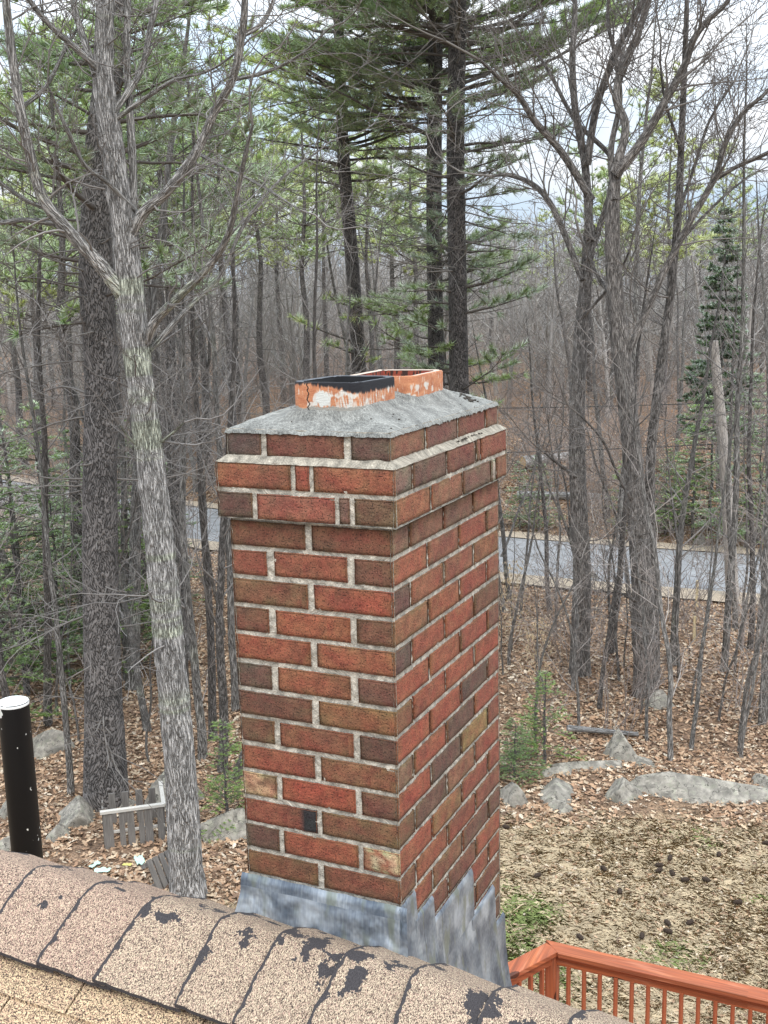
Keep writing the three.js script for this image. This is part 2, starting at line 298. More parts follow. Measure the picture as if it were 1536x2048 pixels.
// clay flue liners: rounded square tubes
function flue(f, sooty, seed) {
  const t = tex(1024, 256, (u, v0) => { const v = clamp((v0 - 0.46) / 0.54);      // u round the tube from the middle of the front face, v upwards over 0.12 m
    const X = u * 26 + seed, n = fbm(X, v * 5, seed, 4), fine = n3(X * 9, v * 50, 2);
    let c = [184 + n * 34 + fine * 20, 122 + n * 38 + fine * 18, 88 + n * 30 + fine * 14];
    const streak = fbm(X * 5, v * 2.4, 4 + seed, 4), blot = fbm(X * 0.9, v * 2.2, 9 + seed, 3);
    const wh = sst(0.1, 0.3, streak + 0.3 * blot - 0.2 * Math.abs(v - 0.4)) * 0.75 + sst(0.1, 0.22, blot - 0.5 * Math.max(0, v - 0.5)) * 0.85;
    c = c.map((q, i) => mix(q, [206, 202, 194][i], clamp(wh)));
    { const pt = Math.hypot((u - 0.405) / 0.034, (v - 0.42) / 0.3) + 0.5 * fbm(X * 3, v * 4, 2, 3), fan = sst(0.05, 0.3, fbm(X * 7 + v * 2, v * 1.2, 31 + seed, 3) + 0.25 - 0.5 * v) * sst(0.44, 0.48, u) * (1 - sst(0.6, 0.7, u)); const k = sooty ? Math.max(1 - sst(0.75, 1.0, pt), fan * 0.9) : 0; c = c.map((q, i) => mix(q, [204, 204, 198][i] + fine * 20, k)); }
    const mort = sst(0.02, 0.06, 0.2 + 0.2 * fbm(X * 0.8, 3, seed, 3) + 0.05 * fbm(X * 6, v * 8, 7, 2) - v);
    c = c.map((q, i) => mix(q, [150, 146, 138][i] + fine * 22, mort));
    if (sooty) { const edge = 0.98 - 0.12 * fbm(X * 0.7, 1, 3, 3) - 0.16 * sst(0.36, 0.48, u) - 0.1 * sst(0.485, 0.52, u) * (1 - sst(0.8, 1, u)) + 0.16 * fbm(X * 4, v * 2, 12, 4); const s = sst(edge - 0.13, edge + 0.0, v); c = c.map((q, i) => mix(q, [30, 30, 35][i], s)); if (Math.abs(u - 0.352 + 0.012 * n3(v * 6, 1, 1)) < 0.0022 && v < 0.95) c = [40, 30, 24]; }
    return c;
  });
  const rim = tex(128, 32, (u, v) => { const n = fbm(u * 20, v * 5, seed, 3); return sooty ? [86 + n * 110, 88 + n * 110, 92 + n * 110] : [188 + n * 80, 168 + n * 80, 152 + n * 80]; });
  const rr = 0.024, path = [];
  const half = (hw, hd, r, n) => { const pts = []; const corner = [[hw - r, hd - r, 0], [hw - r, -hd + r, 3], [-hw + r, -hd + r, 2], [-hw + r, hd - r, 1]];
    for (const [cx, cz, q] of corner) for (let i = 0; i <= n; i++) { const a = Math.PI / 2 * (1 - i / n) + { 0: 0, 3: -Math.PI / 2, 2: -Math.PI, 1: -Math.PI * 1.5 }[q]; pts.push([cx + r * Math.cos(a), cz + r * Math.sin(a)]); } return pts; };
  const out = half(f.w, f.d, rr, 6), inn = half(f.w - 0.017, f.d - 0.017, rr * 0.6, 6), N = out.length;
  const loop = (pts) => { let s = 0; const l = [0]; for (let i = 1; i <= N; i++) { const a = pts[i - 1], b = pts[i % N]; s += Math.hypot(a[0] - b[0], a[1] - b[1]); l.push(s); } return l.map((q) => q / s); };
  const lo = loop(out), g = new Geo(), H = [-0.03, 0.03, 0.06, 0.09, 0.117, 0.12];
  const yb = f.top - 0.12, cs = Math.cos(f.turn), sn = Math.sin(f.turn), wob = (i, y) => 0.0012 * n3(i * 0.5, y * 40, seed);
  const P = (q, y, s = 0) => [f.x + q[0] * cs * (1 + s) - q[1] * sn, y, f.z + q[0] * sn + q[1] * cs * (1 + s)];
  for (let a = 0; a < H.length; a++) for (let i = 0; i <= N; i++) { const q = out[i % N], p = P(q, yb + H[a] + (a > 3 ? 0.0025 * n3(i * 0.35, seed, 1) : 0), (a === 5 ? -0.03 : 0) + wob(i, H[a])); g.v(...p, 0, 0, 0, lo[i] + 0.5, H[a] / 0.12); }
  for (let a = 0; a < H.length - 1; a++) for (let i = 0; i < N; i++) { const k = a * (N + 1) + i; g.tri(k, k + N + 1, k + 1); g.tri(k + 1, k + N + 1, k + N + 2); }
  const root = mesh('flue_liner', g.build(true), new THREE.MeshStandardMaterial({ map: t, roughness: 0.9, bumpMap: mortarBump, bumpScale: 0.0012, name: 'fired clay' }), chimney);
  root.userData.label = sooty ? 'soot blackened clay flue nearest the camera' : 'orange clay flue standing behind the blackened one';
  const r = new Geo();
  for (let i = 0; i <= N; i++) { const y = f.top + 0.0025 * n3(i * 0.35, seed, 1); r.v(...P(out[i % N], y, -0.03), 0, 1, 0, i / N * 4, 0); r.v(...P(inn[i % N], y - 0.001), 0, 1, 0, i / N * 4, 1); }
  for (let i = 0; i < N; i++) { r.tri(2 * i, 2 * i + 1, 2 * i + 2); r.tri(2 * i + 1, 2 * i + 3, 2 * i + 2); }
  mesh('rim', r.build(true), new THREE.MeshStandardMaterial({ map: rim, roughness: 0.95 }), root);
  const ib = new Geo();
  for (let a = 0; a < 2; a++) for (let i = 0; i <= N; i++) ib.v(...P(inn[i % N], a ? f.top - 0.002 + 0.0025 * n3(i * 0.35, seed, 1) : f.top - 0.9), 0, 0, 0, lo[i] * 3, a * 3);
  for (let i = 0; i < N; i++) { ib.tri(i, i + 1, i + N + 1); ib.tri(i + 1, i + N + 2, i + N + 1); }
  const c0 = ib.v(f.x, f.top - 0.9, f.z, 0, 1, 0); for (let i = 0; i < N; i++) ib.tri(c0, i + 1, i);
  mesh('inner_wall', ib.build(true), new THREE.MeshStandardMaterial(sooty ? { color: new THREE.Color(0.012, 0.012, 0.014), roughness: 0.95 } : { map: tex(128, 128, (u, v) => { const n = fbm(u * 12, v * 4, 3, 3); return n > 0.05 ? [60, 40, 34] : [150 + n * 60, 72 + n * 40, 50]; }), roughness: 0.95 }), root);
}
flue(FL[0], true, 3); flue(FL[1], false, 11);
// lead flashing
const leadMap = tex(512, 512, (u, v) => {
  const n = fbm(u * 5, v * 4, 1.5, 4), w = fbm(u * 3 + 9, v * 2.5, 6, 3), f = n3(u * 60, v * 40, 2), scr = n3(u * 120, v * 8, 5);
  let c = [130 + n * 96 + f * 18 + scr * 18, 138 + n * 92 + f * 18 + scr * 18, 147 + n * 84 + f * 18 + scr * 14];
  const ox = sst(0.06, 0.3, w); c = c.map((q, i) => mix(q, [206, 213, 220][i], ox * 0.5));
  const st = sst(0.08, 0.3, fbm(u * 9, v * 3, 12, 3)); return c.map((q, i) => mix(q, [122, 128, 112][i], st * 0.6));
});
const leadMat = new THREE.MeshStandardMaterial({ map: leadMap, metalness: 0.4, roughness: 0.45, side: THREE.DoubleSide, bumpMap: mortarBump, bumpScale: 0.0006, name: 'sheet lead' });
{
  const ap = sheet(110, 36, (u, v) => {      // apron across the front, dressed over the corner
    const x = mix(-CW - 0.016, 0.016, u), yt = -12.985 * CH + 0.003 * fbm(x * 18, 2, 2, 2), y = mix(-1.1, yt, v), k = 1 - v;
    let z = 0.006 + 0.05 * k * k + 0.02 * k * fbm(x * 9, y * 10, 3, 3) + 0.011 * fbm(x * 17, y * 20, 8, 3) * Math.min(1, k * 4) + 0.003 * Math.abs(n3(x * 40 + y * 22, y * 30, 5)) * Math.min(1, k * 3);
    z *= sst(1, 0.94, v); const cl = sst(0.05, 0, u); z += cl * 0.016 * k; const xx = x - cl * 0.05 * k * k + 0.014 * sst(0.95, 1, u) * k;
    return { p: [xx, y, z], t: [x * 2.2, y * 2.2] };
  });
  mesh('front_apron', ap.build(true), leadMat, chimney).userData.label = 'crinkled lead apron across the front of the chimney';
  const roofAt = (z) => -1.075 + 0.75 * z - 0.02;
  const steps = [[0.012, -0.078, -12.97, -12.97], [-0.07, -0.18, -13.97, -13.97], [-0.17, -0.455, -14.97, -14.97], [-0.44, -0.622, -16.97, -16.97], [-0.61, -0.712, -18.93, -18.97]];
  steps.forEach(([za, zb, ta, tb], i) => {
    const g = sheet(28, 40, (u, v) => {
      const z = mix(za, zb, u), top = mix(ta, tb, u) * CH + 0.003 * n3(z * 40, i, 2), bot = roofAt(z) - 0.03, y = mix(bot, top, v), k = 1 - v;
      const x = -0.001 + sst(1.02, 0.972, v) * (0.005 + (i % 2) * 0.0016 + i * 0.0012 + 0.05 * k * k * k + 0.006 * fbm(z * 9, y * 9, i * 3, 3) * Math.min(1, 2 * k) + 0.0012 * Math.abs(n3(z * 34, y * 16, i))) + (v > 2 ? 0.0015 : 0) + 0.004 * sst(0.85, 1, u) * k;
      const zz = z - (u > 0.97 ? k * 0.02 : 0) + 0.002 * n3(y * 30, i, 1);
      return { p: [x, y, zz], t: [z * 2.6 + i * 0.3, y * 2.6] };
    });
    mesh('step_flashing', g.build(true), leadMat, chimney);
  });
}
// ---------- the house: shingled roof, ridge caps, walls ----------
const house = thing('house', 'house with a worn tan asphalt shingle roof in the foreground below the chimney', 'house', [0, 0, 0]);
const RX0 = -7.5, RX1 = 5.5, RZ = 0.17, RY = -0.905, FS = 0.5;
const granule = (u, v, sd, px) => {          // pebbly mineral granules, most tan, some rose, brown and black
  const cell = (w, o) => { const x = u * w, y = v * w, ix = Math.floor(x), iy = Math.floor(y); let best = 9, id = 0;
    for (let a = -1; a <= 1; a++) for (let b = -1; b <= 1; b++) { const gx = ((ix + a) % w + w) % w, gy = ((iy + b) % w + w) % w; let h = Math.imul(gx * 374761 + gy * 668265 + o * 9176 + sd * 131, 0x5bd1e995); h ^= h >>> 15; h = Math.imul(h, 0x2c1b3c6d); h ^= h >>> 13; const rx = (h & 1023) / 1023, ry = ((h >>> 10) & 1023) / 1023; const d = (ix + a + rx - x) ** 2 + (iy + b + ry - y) ** 2; if (d < best) { best = d; id = h >>> 20; } }
    return [best, (id & 1023) / 1023]; };
  return cell(px, 1);
};
const granCol = (q, d, warm) => {
  let c = q < 0.17 ? [70, 58, 54] : q < 0.4 ? [128, 108, 97] : q < 0.66 ? [180, 159, 143] : q < 0.88 ? [213, 193, 172] : [188, 157, 146];
  const s = d > 0.42 ? 0.55 : 1; return [c[0] * s * warm[0], c[1] * s * warm[1] * 1.0, c[2] * s * warm[2] * 0.96];
};
const granBump = tex(512, 512, (u, v) => { const [d] = granule(u, v, 1, 130); const s = 220 - d * 260; return [s, s, s]; }, false);
// one ridge cap's texture: granules with ragged patches where they have worn off to the black mat
function capMap(sd, warm, spots) {
  return tex(512, 512, (u, v) => {
    const [d, q] = granule(u, v, sd, 175); let c = granCol(q, d, warm);
    const n = fbm(u * 4 + sd * 3.7, v * 7, sd, 5), r = 0.26 * fbm(u * 7, v * 13, sd + 4, 5) + 0.05 * n3(u * 40, v * 70, sd);
    let b = n > 0.44 ? 1 : 0;
    for (const [su, sv, a, e] of sd > 2 ? [...spots, [0.02 + 0.05 * Math.sin(sd), 0.6 + 0.16 * Math.sin(sd * 2.3), 0.24, 0.12]] : spots) { const k = Math.hypot((u - su) / (a * 0.66), (v - sv) / (e * 0.62)); if (k + r * 7 + n < 0.85) b = 1; }
    if (u < 0.035 + 0.05 * fbm(v * 18, sd, 2, 4) + 0.16 * sst(0.08, 0.35, fbm(v * 6, sd * 2, 7, 3)) * (0.6 + fbm(u * 30, v * 60, sd, 3)) || n + 0.9 * r > 0.5) b = 1;
    if (b) c = [58 + 18 * n3(u * 90, v * 90, 1), 54 + 18 * n3(u * 90, v * 90, 1), 55 + 18 * n3(u * 90, v * 90, 1)];
    return c;
  }, true, false);
}
const capX = [-1.36, -1.135, -0.922, -0.735, -0.565, -0.37, -0.215, -0.05, 0.105, 0.275, 0.44, 0.61, 0.78, 0.95];
const spotList = { 2: [[0.45, 0.32, 0.1, 0.05]], 3: [[0.78, 0.62, 0.26, 0.12], [0.3, 0.56, 0.16, 0.03]], 4: [[0.5, 0.7, 0.2, 0.12], [0.3, 0.42, 0.18, 0.08], [0.92, 0.5, 0.1, 0.12]], 5: [[0.4, 0.45, 0.2, 0.12], [0.9, 0.52, 0.16, 0.16], [0.45, 0.75, 0.2, 0.06]], 6: [[0.4, 0.55, 0.22, 0.22], [0.75, 0.4, 0.2, 0.14], [0.2, 0.8, 0.16, 0.05]], 7: [[0.5, 0.6, 0.25, 0.12], [0.25, 0.36, 0.2, 0.12]], 8: [[0.7, 0.5, 0.2, 0.2]], 9: [[0.4, 0.4, 0.2, 0.08]] };
// cross section of the rounded ridge: s in -1 (front edge) .. 1 (back edge)
const capS = (s) => { const w = 0.215, a = s * w, m = Math.sqrt(a * a + 0.0022) - 0.047; return [RY - 0.004 - m * (a > 0 ? 0.6 : 0.46), RZ - a * 0.93]; };
const tilt = (x) => -0.013 * (x + 0.75) - 0.048 * Math.max(0, x + 0.12);
for (let i = 0; i < capX.length - 1; i++) {
  const x0 = capX[i] - 0.004, x1 = capX[i + 1] + 0.03, warm = [0.97, i < 4 ? 0.94 : 0.965, i < 4 ? 0.935 : 0.955];
  const skew = 0.012 * Math.sin(i * 2.1), h0 = 0.015, h1 = 0.0015;
  const edge = (v) => 0.007 * fbm(v * 9, i * 3.3, 4, 3) + 0.003 * n3(v * 60, i, 3);
  const f = (u, v, lift) => {
    const s = v * 2 - 1, x = mix(x0 + edge(v) + skew * s, x1 + skew * s, u), [y, z] = capS(s * (1 + 0.02 * n3(x * 30, i, s > 0 ? 1 : 2)));
    const k = mix(h0 + 0.005 * sst(0.1, 0.4, n3(v * 5, i * 2, 6)), h1, Math.min(1, u * 1.25));
    return [x, y + tilt(x) + (k + lift) + 0.003 * fbm(x * 12, s * 4, i, 3), z + (k + lift) * -s * 0.4 + (v < 0.08 ? 0.004 * n3(x * 16, i, 8) + 0.0015 * n3(x * 90, i, 3) : 0)];
  };
  const g = sheet(24, 40, (u, v) => ({ p: f(u, v, 0), t: [u, v] }));
  sheet(1, 40, (u, v) => { const p = f(0, v, 0), q = f(0.004, v, -0.014); return { p: u ? p : q, t: [0.002, v] }; }, g);            // the exposed butt edge
  sheet(24, 1, (u, v) => { const p = f(u, 0, 0); return { p: v ? p : [p[0], p[1] - 0.008, p[2]], t: [0.003, u] }; }, g);
  const t = capMap(i + 1, warm, spotList[i] ?? []);
  mesh('ridge_shingle', g.build(true), new THREE.MeshStandardMaterial({ map: t, bumpMap: granBump, bumpScale: 0.0016, roughness: 0.95, side: THREE.DoubleSide, name: 'asphalt shingle' }), house);
}
const tabMaps = [0, 1, 2].map((k) => tex(512, 512, (u, v) => { const [d, q] = granule(u, v, 40 + k, 150); const w = 0.06 * fbm(u * 4, v * 4, k, 3); return granCol(q, d, [1.0 + w, 0.97 + w * 1.3, 0.9 + w]); }));
const tabMats = tabMaps.map((t) => new THREE.MeshStandardMaterial({ map: t, bumpMap: granBump, bumpScale: 0.0016, roughness: 0.95, name: 'asphalt shingle' }));
const fr = rng(31);
{ // tabs of the front slope that come into view, each its own piece; the rest of both slopes as courses
  const tab = (xa, xb, c, parent) => {
    const sl = Math.hypot(1, FS), d0 = 0.14 + c * 0.143, d1 = d0 + 0.15, g = new Geo();
    const P = (x, d, h) => [x, RY - 0.008 + tilt(x) - FS * (d / sl) + h, RZ + d / sl];
    const top = 0.001, but = 0.0075;
    sheet(8, 4, (u, v) => { const x = mix(xa + 0.0025, xb - 0.0025, u), d = mix(d1, d0, v), h = mix(but, top, v) + 0.001 * n3(x * 20, d * 20, c); return { p: P(x, d, h), t: [x / 0.35, d / 0.35] }; }, g);
    sheet(8, 1, (u, v) => { const x = mix(xa + 0.0025, xb - 0.0025, u), h = but + 0.001 * n3(x * 20, d1 * 20, c); return { p: P(x, d1, v ? h : -0.003), t: [x / 0.35, v * 0.01] }; }, g);
    for (const e of [0, 1]) sheet(1, 3, (u, v) => { const x = e ? xb - 0.0025 : xa + 0.0025, d = mix(d1, d0, v), h = mix(but, top, v); return { p: P(x, d, u ? h : -0.003), t: [x, d / 0.35] }; }, g);
    mesh('shingle', g.build(true), tabMats[Math.floor(fr() * 3)], parent);
  };
  for (let c = 0; c < 5; c++) { const off = (c % 2) * 0.16 + 0.02; for (let k = -6; k < 5; k++) tab(k * 0.318 + off, (k + 1) * 0.318 + off, c, house); }
  const under = new Geo(), sl = Math.hypot(1, FS);
  sheet(1, 1, (u, v) => ({ p: [mix(RX0, RX1, u), RY - 0.1 - FS * mix(4.4, 0, v), RZ + mix(4.4, 0, v)], t: [mix(0, 40, u), mix(0, 14, v)] }), under);
  mesh('roof_slope', under.build(true), new THREE.MeshStandardMaterial({ color: new THREE.Color(0.05, 0.045, 0.042), roughness: 0.95, side: THREE.DoubleSide }), house);
  const rest = new Geo();                          // shingle courses out of sight or too far to tell apart
  for (let c = 0; c < 27; c++) for (const [a, b] of c < 5 ? [[RX0, -1.9], [1.6, RX1]] : [[RX0, RX1]]) {
    const d0 = 0.14 + c * 0.143, d1 = d0 + 0.15;
    sheet(1, 1, (u, v) => { const d = mix(d1, d0, v); return { p: [mix(a, b, u), RY - 0.096 - FS * d / sl + mix(0.0075, 0.001, v), RZ + d / sl], t: [mix(a, b, u) / 0.35, d / 0.35] }; }, rest);
  }
  const bs = (z) => -1.075 + 0.75 * z;
  for (let c = 0; c < 27; c++) { const z1 = 0.02 - c * 0.12, z0 = z1 - 0.125; sheet(1, 1, (u, v) => ({ p: [mix(RX0, RX1, u), bs(mix(z0, z1, v)) + mix(0.0075, 0.001, v), mix(z0, z1, v)], t: [mix(RX0, RX1, u) / 0.35, mix(z0, z1, v) / 0.28] }), rest); }
  sheet(1, 1, (u, v) => ({ p: [mix(RX0, RX1, u), mix(-1.062, RY - 0.12, v), mix(0.02, RZ, v)], t: [0, 0] }), rest);
  mesh('shingle_courses', rest.build(true), tabMats[1], house).userData.kind = 'stuff';
  const ez = -3.22, fz = RZ + 4.35, wall = new THREE.MeshStandardMaterial({ color: new THREE.Color(0.55, 0.53, 0.48), roughness: 0.85 });
  const yb = -6.9, bx = (a, b, c, d, e, f) => { const q = new THREE.BoxGeometry(b - a, d - c, f - e); q.translate((a + b) / 2, (c + d) / 2, (e + f) / 2); return q; };
  const gable = new THREE.Shape([[ez + 0.35, yb], [fz - 0.3, yb], [fz - 0.3, RY - 0.12 - FS * (fz - 0.3 - RZ)], [RZ, RY - 0.12], [0, -1.14], [ez + 0.35, bs(ez + 0.35) - 0.1]].map(([z, y]) => new THREE.Vector2(-z, y)));
  for (const x of [RX0 + 0.3, RX1 - 0.45]) { const q = new THREE.ExtrudeGeometry(gable, { depth: 0.15, bevelEnabled: false }); q.rotateY(Math.PI / 2); q.translate(x, 0, 0); mesh('gable_wall', q, wall, house); }
  mesh('wall', bx(RX0 + 0.46, RX1 - 0.46, yb, bs(ez + 0.35) - 0.1, ez + 0.36, ez + 0.5), wall, house);
  mesh('wall', bx(RX0 + 0.46, RX1 - 0.46, yb, RY - 0.12 - FS * (fz - 0.45 - RZ), fz - 0.46, fz - 0.31), wall, house);
}
// ---------- the vent pipe beyond the ridge ----------
{
  const z = -0.72, p = at(26, 1402, 1), d = ray(26, 1402), t = (z - camera.position.z) / d.z, top = camera.position.clone().addScaledVector(d, t);
  const vent = thing('vent_pipe', 'black painted plumbing vent pipe with a white top at the left roof edge', 'pipe', [top.x, top.y, top.z]);
  const r = 0.054, pm = tex(512, 512, (u, v) => {
    const n = fbm(u * 9, v * 14, 2, 4), ch = n3(u * 40, v * 40, 7);
    const chip = sst(0.80, 0.99, v + 0.22 * fbm(u * 7, v * 9, 5, 3) - 0.22 * Math.abs(((u + 0.1) % 1) - 0.62) * 2), sp = n3(u * 26, v * 34, 3) > 0.56 && n > 0.08 ? 1 : 0;
    const k = chip > 0.5 + 0.25 * ch ? 1 : sp; return k ? [206, 206, 200] : [5 + n * 3, 5 + n * 3, 8 + n * 3];
  });
  const g = new Geo();
  g.tube([V(0.0, -1.05, 0), V(0, -0.6, 0), V(0, -0.3, 0), V(0, 0, 0)], [r, r, r, r], 40);
  for (let k = 0; k < g.u.length; k += 2) { g.u[k] = (k / 2 % 41) / 40; g.u[k + 1] = 1 - (-g.p[k / 2 * 3 + 1]) / 0.62; }
  mesh('pipe', g.build(), new THREE.MeshPhysicalMaterial({ map: pm, roughness: 0.5, specularIntensity: 0.7, name: 'painted plastic' }), vent);
  const lid = new THREE.LatheGeometry([[0, 0.004], [0.046, 0.003], [0.0525, 0], [0.0545, -0.004], [0.0545, -0.012], [0.0541, -0.0125]].map(([a, b]) => new THREE.Vector2(a, b)), 40);
  mesh('cap', lid, new THREE.MeshStandardMaterial({ color: new THREE.Color(0.78, 0.78, 0.76), roughness: 0.6 }), vent);
  const boot = new THREE.LatheGeometry([[0.08, 0], [0.075, 0.01], [0.06, 0.06], [0.0545, 0.065]].map(([a, b]) => new THREE.Vector2(a, b)), 24);
  const bt = mesh('boot', boot, new THREE.MeshStandardMaterial({ color: new THREE.Color(0.03, 0.03, 0.03), roughness: 0.8 }), vent); bt.position.y = -1.075 + 0.75 * z - top.y - 0.01;
}
// ---------- red stained deck rail behind the house ----------
{
  const deck = thing('wooden_deck', 'deck railing stained red at lower right below the roof edge', 'deck', [-1.17, -5.35, -5.34]);
  const SW = 0.49, sx = -Math.sin(SW), sz = Math.cos(SW);
  const wood = tex(256, 512, (u, v) => { const g = fbm(u * 20, v * 1.6, 3, 4) + 0.5 * n3(u * 70, v * 3, 7), k = n3(u * 4, v * 3, 2); const kn = Math.hypot((u - 0.4) * 6, (v - 0.35) * 14) < 1 ? 0.55 : 1; const s = (1 + 0.36 * g + 0.1 * k) * kn; const wn = 0.5 * sst(0.12, 0.4, fbm(u * 7, v * 3, 21, 4) + 0.25 * n3(u * 60, v * 8, 3)); return [mix(157 * s, 196, wn), mix(86 * s * (1 + 0.05 * k), 134, wn), mix(54 * s, 104, wn)]; });
  const wm = new THREE.MeshStandardMaterial({ map: wood, roughness: 0.66, name: 'stained wood' });
  const board = (name, len, w, h, pos, rotY, parent = deck) => { const e = 0.004, s = new THREE.Shape(); s.moveTo(-w / 2 + e, -h / 2); s.lineTo(w / 2 - e, -h / 2); s.lineTo(w / 2, -h / 2 + e); s.lineTo(w / 2, h / 2 - e); s.lineTo(w / 2 - e, h / 2); s.lineTo(-w / 2 + e, h / 2); s.lineTo(-w / 2, h / 2 - e); s.lineTo(-w / 2, -h / 2 + e);
    const g = new THREE.ExtrudeGeometry(s, { depth: len, bevelEnabled: false }); const uv = g.attributes.uv, p = g.attributes.position; for (let i = 0; i < uv.count; i++) uv.setXY(i, (p.getX(i) + p.getY(i) * 1.7) * 3.2 + pos[0], p.getZ(i) * 0.7 + pos[2]);
    const m = mesh(name, g, wm, parent); m.position.set(...pos); m.rotation.y = rotY; return m; };
  // handrails mitred at the corner: a flat cap board on a rail
  const mitre = (name, w, y0, y1, o) => {
    const mk = (pts) => { const s = new THREE.Shape(pts.map((q) => new THREE.Vector2(q[0], q[1]))); const g = new THREE.ExtrudeGeometry(s, { depth: y1 - y0, bevelEnabled: true, bevelThickness: 0.003, bevelSize: 0.003, bevelSegments: 1 }); g.rotateX(-Math.PI / 2); g.translate(0, y0, 0); return g; };
    const a = mk([[-w / 2 + o, -w / 2 + 0], [5.2, -w / 2], [5.2, w / 2], [-w / 2 + o, w / 2]].map((q, i) => (i === 0 ? [w / 2 + o, -w / 2] : i === 3 ? [-w / 2 + o, w / 2] : q)));
    const b = mk([[-w / 2, 0], [-w / 2, -1.9], [w / 2, -1.9], [w / 2, 0]]); b.rotateY(-SW); b.translate(0, -0.0025, 0);
    for (const [g, k] of [[a, 0], [b, 1]]) { const uv = g.attributes.uv, p = g.attributes.position; for (let i = 0; i < uv.count; i++) uv.setXY(i, (k ? p.getX(i) : p.getZ(i)) * 3 + p.getY(i) * 3, (k ? p.getZ(i) : p.getX(i)) * 0.7); mesh(name, g, wm, deck); }
  };
  mitre('handrail', 0.135, 0.912, 0.945, 0.0);
  mitre('rail', 0.045, 0.82, 0.906, 0.001);
  board('bottom_rail', 5.1, 0.04, 0.085, [0.05, 0.1, 0], Math.PI / 2); board('bottom_rail', 1.8, 0.04, 0.085, [sx * 0.05, 0.1, sz * 0.05], -SW);
  const post = (x, z) => { const g = new THREE.BoxGeometry(0.089, 0.9, 0.089); g.translate(x, 0.45, z); const uv = g.attributes.uv; for (let i = 0; i < uv.count; i++) uv.setXY(i, uv.getX(i) * 0.3 + x, uv.getY(i) * 0.6); mesh('railing_post', g, wm, deck); };
  post(0.0, 0.0); post(1.9, 0.0); post(3.8, 0); post(sx * 1.85, sz * 1.85);
  const bal = new THREE.BoxGeometry(0.028, 0.72, 0.028); { const uv = bal.attributes.uv; for (let i = 0; i < uv.count; i++) uv.setXY(i, uv.getX(i) * 0.12, uv.getY(i) * 0.5); }
  for (let i = 0; i < 42; i++) { const x = 0.135 + i * 0.1195; if (Math.abs(x - 1.9) < 0.06 || Math.abs(x - 3.8) < 0.06) continue; const m = mesh('baluster', bal, wm, deck); m.position.set(x, 0.465, 0.028); m.rotation.y = 0.06 * n3(i * 3.3, 1, 1); }
  for (let i = 0; i < 14; i++) { const m = mesh('baluster', bal, wm, deck); const t = 0.135 + i * 0.1195; m.position.set(sx * t + 0.02, 0.465, sz * t + 0.01); m.rotation.y = -SW; }
  for (let i = 0; i < 14; i++) board('floor_board', 5.2 + i * 0.076, 0.138, 0.03, [-i * 0.076, -0.016, 0.0 + i * 0.143], Math.PI / 2);
  for (const [x, z] of [[0.05, 0.05], [2.6, 0.05], [5, 0.05]]) { const g = new THREE.BoxGeometry(0.14, 1.2, 0.14); g.translate(x, -0.65, z); mesh('deck_post', g, wm, deck); }
}
// ---------- ground, road, leaf litter, grass ----------
const edgeZ = (x) => -11.1 - 0.55 * (x + 3.45) + 0.5 * n3(x * 0.7, 3, 1);                       // where the lawn ends at the boulders
const lawnness = (x, z) => sst(-5.6, -4.2, x + 0.8 * n3(z * 0.5, x * 0.3, 2) + 0.25 * (z + 8)) * sst(-0.2, 1.8, z - edgeZ(x) + 0.5 * n3(x * 1.4, z * 1.4, 5));
const greenness = (x, z) => sst(0.12, 0.5, fbm(x * 0.95 + 4, z * 0.95, 3.7, 3) + 0.3 * sst(2.9, 0.3, Math.hypot(x + 2.6, (z + 8.2) * 1.1)) - 0.12);
const soil = tex(1024, 1024, (u, v) => {
  const a = tn(u, v, 30, 30, 1), b = tn(u, v, 90, 90, 3), c = tn(u, v, 170, 170, 5), d = tn(u, v, 10, 10, 8);
  const lf = Math.abs(tn(u, v, 60, 60, 13)) * 2, s = 0.8 + 0.2 * a + 0.3 * b + 0.3 * c + 0.14 * d + 0.2 * lf;
  return [226 * s, 218 * s, 208 * s];
});
const soilBump = tex(512, 512, (u, v) => { const s = 128 + 60 * tn(u, v, 50, 50, 2) + 60 * tn(u, v, 120, 120, 4); return [s, s, s]; }, false);
const groundMat = new THREE.MeshStandardMaterial({ map: soil, bumpMap: soilBump, bumpScale: 0.05, roughness: 1, vertexColors: true, name: 'leafy soil' });
